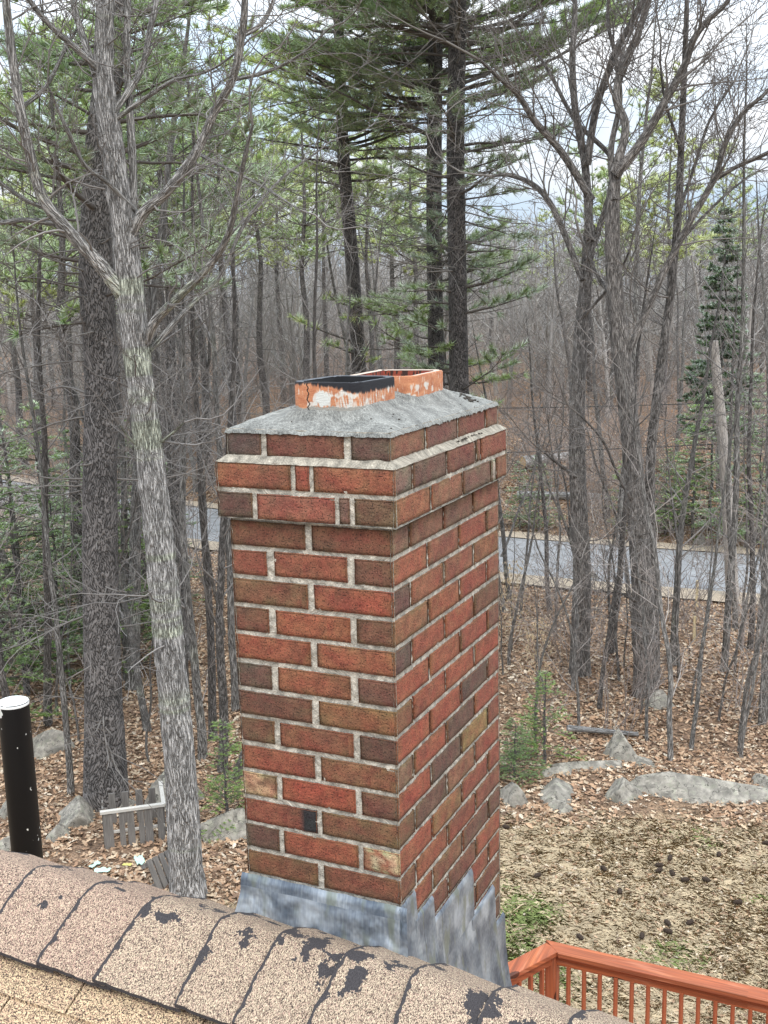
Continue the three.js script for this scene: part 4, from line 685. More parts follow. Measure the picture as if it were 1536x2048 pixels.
// ----- the big lichened oak on the left -----
{
  const base = onGround(380, 1795), D = depthOf(base), f = 2216, w = (q) => q / f * D * 1.02, r = rng(12);
  const oak = thing('oak_tree', 'tall bare oak with shaggy grey bark and pale green lichen left of the chimney', 'tree', [0, 0, 0]);
  const g = new Geo();
  const lich = (p) => { const h = p.y + 6.3, band = (a, b, s) => Math.exp(-(((h - a) / b) ** 2)) * s; const m = band(6.1, 0.3, 0.42) + band(5.45, 0.22, 0.5) + band(4.0, 0.3, 0.22) + band(3.4, 0.2, 0.25) + band(2.4, 0.2, 0.22) + band(6.9, 0.2, 0.35) + 0.08; return sst(0.24, 0.42, m + 0.6 * fbm(p.x * 14, p.y * 9, p.z * 14, 4)) * 0.85; };
  const TP = px([[380, 1812], [372, 1740], [362, 1560], [338, 1290], [315, 1050], [293, 860], [270, 680], [258, 560], [240, 400], [222, 280], [207, 150], [211, 0], [214, -200], [222, -430], [232, -640]], D, 0.2);
  TP[0].y = base.y - 0.15;
  const t = bigTrunk(g, TP, [42, 36, 32.5, 30.5, 29, 27, 25.5, 26, 23, 22, 19, 16, 13, 9, 4].map(w), 64, 560, 0.013, 8, [0.98, 0.96, 0.94], lich);
  const limbs = [
    [[[262, 610], [205, 535], [145, 470], [88, 400], [58, 300], [36, 190], [18, 60], [6, -70], [0, -220]], [19, 16, 14, 12.5, 11, 10, 9, 7, 4], -0.7],
    [[[265, 500], [267, 380], [260, 230], [254, 120], [256, 0], [262, -200]], [8, 9, 8.5, 8, 7.5, 4], 0.3],
    [[[255, 478], [290, 422], [332, 385], [392, 305], [430, 222], [464, 160], [482, 80], [490, 0], [484, -90], [500, -220]], [13, 12, 11, 10, 9, 8.5, 8, 7, 6, 3], -0.9],
    [[[288, 690], [312, 640], [362, 590], [420, 530], [456, 470], [472, 400], [486, 330], [505, 250]], [12, 11, 9, 8, 7, 6, 5, 3], -1.4],
    [[[300, 700], [380, 612], [440, 552], [490, 445], [560, 360], [640, 300]], [7, 6, 5, 4.2, 3.4, 2], 0.9],
    [[[228, 225], [282, 140], [300, 60], [318, -30], [330, -160]], [8, 7, 6.5, 6, 3], 0.5],
    [[[236, 235], [300, 190], [350, 160], [420, 140], [480, 100]], [6, 5, 4, 3, 2], -0.5],
    [[[200, 140], [150, 95], [95, 45], [45, -20], [10, -90]], [8, 7, 6, 5, 3], -0.6],
    [[[192, 150], [168, 80], [148, 10], [138, -120]], [9, 8, 7, 4], 0.4],
    [[[110, 422], [55, 402], [5, 368], [-40, 330]], [6, 5, 4, 3], -0.3],
    [[[112, 448], [50, 440], [-10, 445], [-50, 430]], [6.5, 6, 5, 4], 0.3],
    [[[270, 420], [215, 365], [170, 330], [130, 250], [95, 170]], [5, 5, 4.5, 4, 2], -0.8],
    [[[465, 160], [535, 143], [600, 110], [660, 55]], [5, 4, 3, 2], -0.4],
    [[[470, 78], [520, 50], [545, 8], [560, -60]], [6, 5, 4, 2.5], 0.4],
    [[[392, 305], [440, 330], [520, 370], [600, 420]], [4, 3.5, 3, 2], -0.7],
    [[[44, 215], [90, 175], [130, 100], [165, 40]], [5, 4.5, 4, 2], 0.4],
    [[[315, 890], [350, 862], [368, 845]], [4, 3, 2], -0.2], [[[300, 905], [262, 880], [240, 850]], [4, 3, 2], -0.3],
  ];
  const tw = new Geo(), opt = { min: 0.0032, kids: 5, up: 0.05, crook: 0.42, col: TW, seg: 0.16, ref: 1.1 };
  for (const [pts, rr, dz] of limbs) {
    const q = bigTrunk(g, px(pts, D + 0.1, dz), rr.map((q) => w(q) * 0.86), rr[0] > 9 ? 22 : 12, pts.length * 9, 0.003, 5, [0.92, 0.9, 0.87], lich), n = q.path.length;
    const k = Math.round(n / 3.4); for (let i = 0; i < k; i++) { const j = Math.floor(n * (0.16 + 0.82 * (i + r()) / k)); if (j >= n - 1) continue; const d = q.path[j + 1].clone().sub(q.path[j]).normalize(); branch(tw, q.path[j], side(d, r, 0.6 + 0.6 * r()), (0.35 + 0.8 * r()) * (0.6 + q.rad[j] * 10), Math.max(0.005, q.rad[j] * 0.24), 2, opt, r); }
    branch(tw, q.path[n - 1], q.path[n - 1].clone().sub(q.path[n - 2]).normalize(), 1.1, q.rad[n - 1], 2, opt, r);
  }
  for (let i = 0; i < 30; i++) { const j = Math.floor(t.path.length * (0.2 + 0.75 * r())), d = t.path[j + 1].clone().sub(t.path[j]).normalize(), dd = side(d, r, 1.2 + 0.4 * r()); branch(tw, t.path[j].clone().addScaledVector(dd, t.rad[j] * 0.7), dd, 0.4 + 1.2 * r(), 0.006 + 0.006 * r(), 2, opt, r); }
  mesh('trunk', g.build(true), oakBark, oak); mesh('crown', tw.build(), twigMat, oak);
}
// needles: a fan of narrow blades round a shoot
function tuft(g, p, d, len, n, wid, col, r, flat = 0) {
  for (let i = 0; i < n; i++) { const e = d.clone().addScaledVector(rv(r), 0.95); if (flat) e.y *= 1 - flat; e.normalize(); const l = len * (0.7 + 0.5 * r()), s = rv(r).cross(e).normalize().multiplyScalar(wid), c = 0.7 + 0.6 * r(), cc = [col[0] * c, col[1] * c, col[2] * c], nn = [e.x * 0.2, 0.9, e.z * 0.2];
    const a = g.v(p.x - s.x, p.y - s.y, p.z - s.z, ...nn, 0, 0, cc), b = g.v(p.x + s.x, p.y + s.y, p.z + s.z, ...nn, 0, 0, cc), t = g.v(p.x + e.x * l, p.y + e.y * l, p.z + e.z * l, ...nn, 0, 0, cc); wind(g, a, b, t); }
}
// one bough of a pine: a limb, flat side shoots, needles towards the ends
function bough(gw, gn, p, d, len, rad, o, r) {
  const seg = 6, P = [p.clone()], R = [rad]; let dir = d.clone(), q = p.clone(); const D = [];
  for (let i = 1; i <= seg; i++) { dir.addScaledVector(rv(r), 0.13); dir.y += o.lift ?? 0.03; dir.normalize(); q = q.clone().addScaledVector(dir, len / seg); P.push(q); R.push(mix(rad, 0.006, i / seg)); D.push(dir.clone()); }
  gw.tube(P, R, rad > 0.03 ? 6 : 4, o.wood);
  const n = Math.max(3, Math.round(len / (o.gap ?? 0.2))), ph = r() * 50, open = o.open ?? -0.08;
  for (let k = 0; k < n; k++) {
    const t = (o.bare ?? 0.25) + (1 - (o.bare ?? 0.25)) * (k + r()) / n, i = Math.min(seg - 1, Math.floor(t * seg)), pp = P[i].clone().lerp(P[i + 1], t * seg - i), s = k % 2 ? 1 : -1;
    const sd = V(-D[i].z, 0, D[i].x).normalize().multiplyScalar(s), dd = D[i].clone().multiplyScalar(0.75).addScaledVector(sd, 0.6 + 0.5 * r()).add(V(0, 0.12 + 0.25 * (r() - 0.3), 0)).normalize(), sl = len * (0.12 + 0.26 * r()) * (1.15 - 0.6 * t) + 0.12;
    const e = pp.clone().addScaledVector(dd, sl); gw.tube([pp, pp.clone().lerp(e, 0.5).add(V(0, 0.02, 0)), e], [0.007, 0.005, 0.003], 3, o.wood);
    if (n3(pp.x * 0.9 + ph, pp.y * 0.9, pp.z * 0.9) < open) continue;
    const m = Math.max(2, Math.round(1.35 * sl / (o.tgap ?? 0.1)));
    for (let j = 0; j < m; j++) { const tt = 0.3 + 0.7 * (j + 1) / m, tp = pp.clone().lerp(e, tt); tuft(gn, tp, dd.clone().addScaledVector(rv(r), 0.5).add(V(0, 0.4, 0)), o.nl ?? 0.17, o.nn ?? 17, o.nw ?? 0.0075, o.green(r, tp), r, o.flat ?? 0.0); }
  }
  tuft(gn, q, dir, o.nl ?? 0.2, (o.nn ?? 17) * 2, o.nw ?? 0.0075, o.green(r, q), r);
}
const darkGreen = (r) => { const s = 0.75 + 0.5 * r(); return [0.19 * s, 0.3 * s, 0.07 * s]; }, yellowGreen = (r) => { const s = 0.75 + 0.5 * r(); return [0.46 * s, 0.52 * s, 0.1 * s]; }, midGreen = (r) => { const s = 0.7 + 0.6 * r(); return [0.31 * s, 0.43 * s, 0.085 * s]; };
const WOOD = [0.1, 0.085, 0.075];
function deadBranches(gw, path, rad, a, b, n, len, r) { for (let i = 0; i < n; i++) { const j = Math.floor(path.length * mix(a, b, r())), az = r() * 6.283, d = V(Math.cos(az), 0.1 * (r() - 0.3), Math.sin(az)); branch(gw, path[Math.min(j, path.length - 2)], d, len * (0.4 + r()), 0.009 + 0.01 * r(), 1, { min: 0.004, kids: 3, up: 0.01, crook: 0.2, seg: 0.3, ref: 1, col: greyTwig([0.22, 0.2, 0.18], [0.15, 0.135, 0.125]) }, r); } }
function heroPine(label, group, pts, wpx, depth, o) {
  const r = rng(o.seed), t0 = thing('pine_tree', label, 'tree', [0, 0, 0], group), g = new Geo(), gw = new Geo(), gn = new Geo(), w = (q) => q / 2216 * depth;
  const P = px(pts, depth, o.dz ?? 0); const gy = groundY(P[0].x, P[0].z); if (o.root) { const b = P[0].clone(); b.y = gy - 0.2; b.x += (P[0].x - P[1].x) * 0.5; if (P[0].y > gy + 0.4) { P.unshift(b); wpx = [wpx[0] * 1.2, ...wpx]; } else P[0].y = gy - 0.15; }
  const lich = o.lichen ? (p) => sst(0.36, 0.5, fbm(p.x * 11, p.y * 9, p.z * 11, 4) + o.lichen(p)) * 0.7 : null;
  const t = bigTrunk(g, P, wpx.map(w), o.sides ?? 30, o.seg ?? 260, o.relief ?? 0.007, 6, o.tint ?? [0.95, 0.95, 0.98], lich);
  deadBranches(gw, t.path, t.rad, o.dead[0], o.dead[1], o.dead[2], o.dead[3], r);
  for (const [y0, y1, n, l, opts] of o.crown) for (let i = 0; i < n; i++) {
    const y = mix(y0, y1, (i + r()) / n); let j = t.path.findIndex((p) => p.y > y); if (j < 1) j = t.path.length - 2; const az = r() * 6.283;
    bough(gw, gn, t.path[j], V(Math.cos(az), 0.05 + 0.15 * r(), Math.sin(az)).normalize(), l * (0.55 + 0.7 * r()), 0.02 + 0.012 * l * r(), { wood: WOOD, green: o.green, ...opts }, r);
  }
  for (const [uv0, uv1, dz, rad, opts] of o.boughs ?? []) { const a = at(...uv0, depth), b = at(...uv1, depth + dz), d = b.clone().sub(a), l = d.length(); bough(gw, gn, a, d.normalize(), l, rad, { wood: WOOD, green: o.green, lift: 0.0, ...opts }, r); }
  mesh('trunk', g.build(true), pineBark, t0); mesh('dead_branches', gw.build(), twigMat, t0).name = 'branches'; mesh('crown', gn.build(), needleMat, t0);
}
{
  const b = onGround(212, 1605), D = depthOf(b);
  heroPine('stout pine with a dark purplish grey trunk directly behind the lichened oak', null, [[212, 1612], [207, 1400], [201, 1150], [200, 950], [203, 750], [192, 560], [195, 420], [206, 250], [224, 100], [236, 0], [246, -250], [250, -600]], [50, 39, 36, 34, 33, 33, 31, 29, 24, 22, 18, 8], D,
    { seed: 5, root: 1, sides: 48, seg: 420, relief: 0.006, tint: [0.76, 0.75, 0.75], lichen: (p) => -0.12 + 0.2 * Math.exp(-(((p.y + 2.4) / 0.5) ** 2)), dead: [0.05, 0.5, 46, 1.5], green: darkGreen, crown: [[0.4, 1.8, 7, 1.9, { bare: 0.4 }], [1.8, 3.2, 10, 2.3, { bare: 0.2 }], [3.0, 8, 28, 2.6, {}]], boughs: [[[232, 245], [500, 238], -0.5, 0.03, { bare: 0.15, gap: 0.13 }], [[222, 250], [60, 190], -0.6, 0.03, { bare: 0.2, gap: 0.13 }], [[220, 322], [480, 318], -0.7, 0.025, { bare: 0.85 }], [[236, 110], [350, 100], 0.6, 0.02, { bare: 0.1, gap: 0.13 }], [[240, 70], [400, 30], -0.5, 0.025, { bare: 0.15, gap: 0.13 }], [[218, 190], [90, 110], 0.5, 0.025, { bare: 0.15, gap: 0.13 }], [[200, 640], [20, 690], -0.9, 0.025, { bare: 0.4, gap: 0.08, tgap: 0.07, green: (r) => { const s = 0.8 + 0.4 * r(); return [0.24 * s, 0.4 * s, 0.08 * s]; } }]] });
  const dk = { seed: 21, root: 1, tint: [0.5, 0.48, 0.48], dead: [0.3, 0.7, 60, 2.4], green: darkGreen, relief: 0.005 };
  heroPine('tall dark pine right behind the flues, the right one of the close pair', null, [[922, 900], [917, 700], [915, 560], [911, 300], [914, 100], [916, 0], [918, -300], [920, -700]], [20, 19, 18, 17.5, 16.5, 16, 12, 5], 22,
    { ...dk, crown: [[4.5, 9.2, 56, 3.4, { gap: 0.16, tgap: 0.085 }], [-2.2, 0.9, 16, 1.6, {}], [0.5, 3.8, 14, 1.7, { bare: 0.2 }]], boughs: [[[935, 90], [1190, 15], -0.8, 0.055, { bare: 0.15, gap: 0.12 }], [[930, 70], [1120, 25], 0.6, 0.05, { bare: 0.1, gap: 0.12 }], [[930, 290], [1085, 245], -0.5, 0.03, { bare: 0.12, gap: 0.14 }], [[930, 165], [1165, 100], 0.6, 0.035, { bare: 0.97 }], [[925, 340], [1010, 330], -0.3, 0.025, { bare: 0.1, gap: 0.12 }], [[925, 400], [1020, 380], -0.6, 0.02, { bare: 0.3 }], [[920, 480], [1045, 500], 0.5, 0.02, { bare: 0.2, gap: 0.12 }], [[920, 440], [1030, 470], -0.9, 0.02, { bare: 0.2, gap: 0.12 }], [[925, 60], [700, 30], -0.8, 0.05, { bare: 0.1, gap: 0.12 }], [[920, 560], [1000, 610], 0.4, 0.015, { bare: 0.1 }], [[915, 520], [990, 545], 0.9, 0.015, { bare: 0.1 }]] });
  heroPine('dark pine standing close left of the tallest pair trunk behind the flues', null, [[878, 900], [872, 700], [868, 400], [870, 180], [872, 0], [874, -300], [876, -600]], [17, 16, 15, 14, 13, 9, 4], 24,
    { ...dk, seed: 34, green: (r) => { const s = 0.7 + 0.6 * r(); return [0.29 * s, 0.41 * s, 0.085 * s]; }, crown: [[4.3, 9.2, 54, 3.6, { gap: 0.16, tgap: 0.085 }], [3.3, 4.6, 9, 2.6, { gap: 0.17 }], [-2.2, 1.4, 18, 1.8, {}]], boughs: [[[860, 150], [600, 60], -1, 0.05, { bare: 0.2, gap: 0.13 }], [[865, 190], [690, 130], 0.7, 0.04, { bare: 0.15, gap: 0.13 }], [[862, 245], [760, 235], -0.9, 0.03, { bare: 0.15 }], [[868, 640], [780, 660], -0.5, 0.015, { bare: 0.1 }]] });
  heroPine('slender pine with yellow green boughs left of the close dark pair', null, [[722, 820], [712, 640], [700, 470], [686, 300], [680, 130], [676, 0], [674, -200], [672, -420]], [15, 14, 13, 12, 10, 9, 6, 3], 26,
    { seed: 47, root: 1, tint: [0.58, 0.55, 0.54], dead: [0.35, 0.72, 70, 2.6], green: (r) => (r() < 0.5 ? yellowGreen(r) : midGreen(r)), crown: [[2.9, 5.0, 22, 2.3, {}], [4.8, 9, 40, 2.8, {}], [-1.2, 0.4, 5, 1.2, {}]], boughs: [[[690, 300], [575, 260], 0.6, 0.03, { bare: 0.1, gap: 0.13 }], [[695, 320], [850, 300], -0.8, 0.03, { bare: 0.15, gap: 0.13 }], [[690, 240], [830, 200], -0.8, 0.03, { bare: 0.15, gap: 0.13 }], [[683, 160], [560, 140], -0.6, 0.03, { bare: 0.15, gap: 0.14 }], [[690, 345], [770, 340], -0.5, 0.02, { bare: 0.1, gap: 0.12 }]] });
}
// ----- the oaks on the right -----
function heroOak(label, trunks, limbs, depth, seed, tint, o = {}) {
  const r = rng(seed), t0 = thing('oak_tree', label, 'tree', [0, 0, 0]), g = new Geo(), tw = new Geo(), w = (q) => q / 2216 * depth * 1.03;
  const opt = { min: 0.0042, kids: o.kids ?? 4, up: 0.1, crook: 0.3, col: greyTwig([0.155, 0.138, 0.128], [0.21, 0.19, 0.172]), seg: 0.3, ref: 1.3 };
  for (const [pts, rr] of trunks) { const P = px(pts, depth, 0.1); P[0].y = groundY(P[0].x, P[0].z) - 0.15; const t = bigTrunk(g, P, rr.map(w), rr[0] > 14 ? 34 : 14, 260, 0.006, 5, tint, (p) => sst(0.34, 0.5, fbm(p.x * 6, p.y * 5, p.z * 6, 4)) * 0.3);
    for (let i = 0; i < (o.low ?? 7); i++) { const j = Math.floor(t.path.length * (0.25 + 0.73 * r())), d = t.path[Math.min(j + 1, t.path.length - 1)].clone().sub(t.path[j]).normalize(); branch(tw, t.path[j], side(d, r, 1 + 0.5 * r()), 0.6 + 1.6 * r(), 0.008 + 0.01 * r(), 2, opt, r); } }
  for (const [pts, rr, dz] of limbs) { const q = bigTrunk(g, px(pts, depth, dz), rr.map((q) => w(q) * 0.85), 12, pts.length * 8, 0.003, 4, tint), n = q.path.length;
    const k = Math.round(n / 3); for (let i = 0; i < k; i++) { const j = Math.min(n - 2, Math.floor(n * (0.2 + 0.78 * (i + r()) / k))); const d = q.path[j + 1].clone().sub(q.path[j]).normalize(); branch(tw, q.path[j], side(d, r, 0.45 + 0.5 * r()), (0.8 + 1.3 * r()) * (0.7 + q.rad[j] * 6), Math.max(0.007, q.rad[j] * 0.28), 3, opt, r); }
    branch(tw, q.path[n - 1], q.path[n - 1].clone().sub(q.path[n - 2]).normalize(), 1.8, q.rad[n - 1], 3, opt, r); }
  mesh('trunk', g.build(true), oakBark, t0); mesh('crown', tw.build(), twigMat, t0);
}
{
  const b1 = onGround(1160, 1350), b2 = onGround(1292, 1392), T = [0.66, 0.62, 0.59];
  heroOak('bare oak with forked crown just right of the chimney, nearer the lawn', [[[[1160, 1350], [1160, 1300], [1164, 1150], [1157, 1000], [1154, 860], [1160, 700], [1172, 560], [1180, 450]], [25, 20, 18, 17, 15.5, 14, 12.5, 10]]], [
    [[[1180, 480], [1170, 330], [1150, 215], [1145, 110], [1150, 30], [1146, -80]], [10, 9, 8, 7, 6, 4], 0.4],
    [[[1174, 330], [1192, 220], [1228, 115], [1262, 45], [1296, -20], [1330, -120]], [9, 8, 7, 6, 5, 3], -0.6],
    [[[1184, 400], [1122, 303], [1068, 240], [1035, 188], [1000, 157], [960, 120]], [9, 8, 7, 6, 5, 3], -0.9],
    [[[1164, 560], [1132, 475], [1101, 408], [1070, 372], [1018, 350], [985, 352]], [7, 7, 6.5, 6, 5, 3], 0.7],
    [[[1176, 520], [1210, 420], [1230, 330], [1150, 240], [1090, 130], [1040, 70]], [7, 7, 6, 5, 4, 2], 0.9],
    [[[1160, 640], [1230, 560], [1260, 500]], [4, 3, 2], -0.8], [[[1160, 960], [1120, 930], [1088, 905]], [5, 4, 2], -0.6]], depthOf(b1), 101, T);
  heroOak('largest bare oak with spreading limbs at right, its thick trunk before the road', [[[[1292, 1400], [1290, 1340], [1286, 1200], [1272, 1000], [1256, 820], [1236, 650], [1226, 520], [1226, 400], [1232, 340]], [29, 23.5, 21.5, 20, 18.5, 17, 15, 13, 10.5]]], [
    [[[1230, 345], [1251, 252], [1233, 196], [1244, 132], [1275, 70], [1296, 10], [1320, -80]], [11, 9, 8, 8, 7, 6, 3], 0.5],
    [[[1230, 350], [1286, 279], [1328, 206], [1370, 129], [1387, 80], [1412, 45], [1454, 5], [1480, -60]], [11, 10, 9, 8, 7, 6, 4, 3], -0.8],
    [[[1260, 700], [1320, 560], [1384, 436], [1429, 356], [1454, 279], [1488, 223], [1525, 192], [1560, 150]], [8, 8, 7.5, 7, 6, 5, 4, 3], -0.6],
    [[[1425, 362], [1480, 330], [1530, 308], [1580, 280]], [5, 4.5, 4, 2], -0.5],
    [[[1228, 400], [1222, 300], [1240, 200], [1230, 110], [1215, 40], [1225, -60]], [8, 7, 6, 5, 4, 2], 0.9],
    [[[1300, 610], [1350, 500], [1440, 400], [1500, 350]], [4, 4, 3, 2], 0.8],
    [[[1232, 600], [1200, 560], [1160, 470]], [5, 4, 3], 0.6], [[[1270, 1010], [1240, 960], [1205, 880], [1160, 830]], [4, 3.5, 3, 2], -0.9], [[[1288, 1210], [1258, 1195], [1230, 1180]], [4, 3, 2], -0.3]], depthOf(b2), 202, [0.6, 0.56, 0.53]);
  heroOak('slim straight bare tree close against the right side of the largest oak', [[[[1308, 1380], [1306, 1200], [1300, 950], [1318, 760], [1340, 600], [1356, 430], [1364, 250], [1372, 60], [1376, -120]], [14, 12, 10, 9, 8, 7.5, 6, 5, 2]]], [[[[1356, 430], [1390, 330], [1420, 240], [1470, 160]], [4, 3.5, 3, 2], 0.4], [[[1362, 300], [1330, 200], [1320, 120]], [4, 3, 2], -0.4]], depthOf(b2) + 0.5, 303, [0.5, 0.47, 0.45], { low: 26 });
}
// ---------- the woods: bare trees, conifers, saplings ----------
const hidden = new THREE.Group();                                   // prototypes are built here and copied into place; never added to the scene
const proto = (fn) => { const o = new THREE.Group(); hidden.add(o); fn(o); return o; };
function place(pr, name, pos, turn, scale, label, category, group) {
  const c = pr.clone(); c.name = numbered(name); scene.add(c); c.position.copy(pos); c.rotation.set(0, turn, 0); Array.isArray(scale) ? c.scale.set(...scale) : c.scale.setScalar(scale);
  return tag(c, label, category, group);
}
function bareProto(seed, H, rad, o = {}) {
  return proto((root) => {
    const r = rng(seed), g = new Geo(), tw = new Geo(); let p = V(0, -0.25, 0), d = V((r() - 0.5) * 0.12, 1, (r() - 0.5) * 0.12).normalize(); const P = [p.clone()], R = [rad * 1.25], n = 14;
    for (let i = 1; i <= n; i++) { d.addScaledVector(rv(r), o.bend ?? 0.07).addScaledVector(V(0, 1, 0), 0.08).normalize(); p = p.clone().addScaledVector(d, H / n); P.push(p); R.push(rad * Math.pow(1 - i / n, 0.8) + 0.006); }
    const t = bigTrunk(g, P, R, o.sides ?? 10, o.seg ?? 40, 0.004, 4, o.tint ?? [0.85, 0.81, 0.78], o.lichen ? (q) => sst(0.2, 0.4, fbm(q.x * 8 + seed, q.y * 4, q.z * 8, 3)) * o.lichen : null);
    const bo = { min: o.min ?? 0.005, kids: o.kids ?? 3, up: o.up ?? 0.12, crook: 0.22, col: o.col ?? TW, seg: 0.4, ref: 1.2 };
    const k = o.limbs ?? 20; for (let i = 0; i < k; i++) { const s = (o.from ?? 0.25) + (0.99 - (o.from ?? 0.25)) * (i + r()) / k, j = Math.min(t.path.length - 2, Math.floor(s * t.path.length)); branch(tw, t.path[j], side(V(0, 1, 0), r, 0.7 + 0.6 * r()), H * (0.08 + 0.16 * r()) * (o.spread ?? 1) * (1.25 - 0.7 * s), Math.max(0.005, t.rad[j] * 0.3), o.lev ?? 2, bo, r); }
    mesh('trunk', g.build(true), oakBark, root); mesh('crown', tw.build(), twigMat, root);
  });
}
const bare = [1, 2, 3, 4, 5].map((k) => bareProto(500 + k, 11, 0.052 + 0.009 * k, { from: k < 3 ? 0.42 : 0.25, lichen: k % 2 ? 0.45 : 0, tint: k % 2 ? [0.7, 0.68, 0.65] : [0.46, 0.43, 0.41] }));
const sap = [1, 2, 3, 4, 5].map((k) => bareProto(600 + k, 3.4 + 0.5 * k, 0.016 + 0.003 * k, { sides: 5, seg: 24, limbs: 13, from: 0.15, kids: 3.4, spread: 1.5, min: 0.0028, bend: 0.13, tint: [0.8, 0.76, 0.72], col: greyTwig([0.3, 0.26, 0.235], [0.36, 0.33, 0.3]) }));
const beech = proto((root) => {                                     // a young beech keeping its pale dry leaves
  const r = rng(71), s = sap[1].children; for (const m of s) root.add(m.clone());
  const g = new Geo(), lf = leafGeo(2), p = lf.attributes.position, ix = lf.index.array;
  for (let i = 0; i < 420; i++) { const h = 0.5 + 2.3 * r(), a = r() * 6.28, d = (0.15 + 0.75 * r()) * (1.1 - h / 4), m = M4(Math.cos(a) * d, h, Math.sin(a) * d, 1.2 + r() * 0.6, r() * 6.28, r(), 0.06 + 0.04 * r()), b = g.p.length / 3, q = V(), t = 0.8 + 0.5 * r(); for (let k = 0; k < p.count; k++) { q.fromBufferAttribute(p, k).applyMatrix4(m); g.v(q.x, q.y, q.z, 0, 1, 0, 0, 0, [0.6 * t, 0.47 * t, 0.3 * t]); } for (let k = 0; k < ix.length; k++) g.i.push(ix[k] + b); }
  mesh('dry_leaves', g.build(true), needleMat, root).userData.kind = 'stuff';
});
function coniferProto(seed, H, rad, o) {
  return proto((root) => {
    const r = rng(seed), g = new Geo(), gw = new Geo(), gn = new Geo(), P = [], R = []; for (let i = 0; i <= 8; i++) { P.push(V((r() - 0.5) * 0.015 * H * (i > 0), -0.2 + H * i / 8, (r() - 0.5) * 0.015 * H)); R.push(rad * (1 - i / 8) + 0.008); }
    const t = bigTrunk(g, P, R, 9, 30, 0.004, 4, o.tint ?? [0.9, 0.88, 0.88]);
    let y = o.from * H; while (y < H * 0.985) { const k = 1 - y / H, j = Math.max(1, t.path.findIndex((p) => p.y > y)); const n = o.per; for (let i = 0; i < n; i++) { if (r() < (o.gaps ?? 0)) continue; const az = r() * 6.283, l = H * o.spread * (o.cone ? Math.pow(k, 0.85) + 0.04 : Math.min(1, 0.25 + 1.6 * k) * (0.5 + 0.7 * r())); bough(gw, gn, t.path[j], V(Math.cos(az), o.rise + 0.3 * (1 - k) * (o.cone ? 0.6 : 1), Math.sin(az)).normalize(), l * (0.8 + 0.35 * r()), 0.008 + 0.006 * l, { wood: WOOD, ...o.b }, r); } y += o.step * H * (0.7 + 0.6 * r()) * (o.cone ? 0.5 + 0.7 * k : 1); }
    if (o.dead) deadBranches(gw, t.path, t.rad, 0.12, o.from + 0.15, o.dead, 1.6, r);
    mesh('trunk', g.build(true), pineBark, root); mesh('branches', gw.build(), twigMat, root); mesh('crown', gn.build(), needleMat, root);
  });
}
const pineB = { gap: 0.22, tgap: 0.13, nl: 0.26, nn: 11, nw: 0.019, bare: 0.25, lift: 0.05 };
const pines = [[0, yellowGreen], [1, midGreen], [2, (r) => (r() < 0.4 ? yellowGreen(r) : midGreen(r))], [3, darkGreen]].map(([k, c]) => coniferProto(700 + k, 15, 0.15, { from: 0.42 + 0.05 * k, per: 4, step: 0.034, spread: 0.18, rise: 0.06, gaps: 0.22, dead: 30, b: { ...pineB, green: c } }));
const hemB = { gap: 0.11, tgap: 0.075, nl: 0.085, nn: 11, nw: 0.007, bare: 0.12, lift: -0.03, flat: 0.55, open: -0.2 };
const hemlocks = [1, 2].map((k) => coniferProto(800 + k, 4.2, 0.05, { from: 0.06, per: 4, step: 0.055, spread: 0.3, rise: 0.05, cone: 1, gaps: 0.15, b: { ...hemB, green: (r) => { const s = 0.7 + 0.6 * r(); return k > 1 ? [0.26 * s, 0.4 * s, 0.08 * s] : [0.19 * s, 0.31 * s, 0.08 * s]; } } }));
const G2 = (u, v) => onGround(u, v);
const foot = (u, depth) => { const q = at(u, 600, depth); q.y = groundY(q.x, q.z); return q; };
const wr = rng(909);
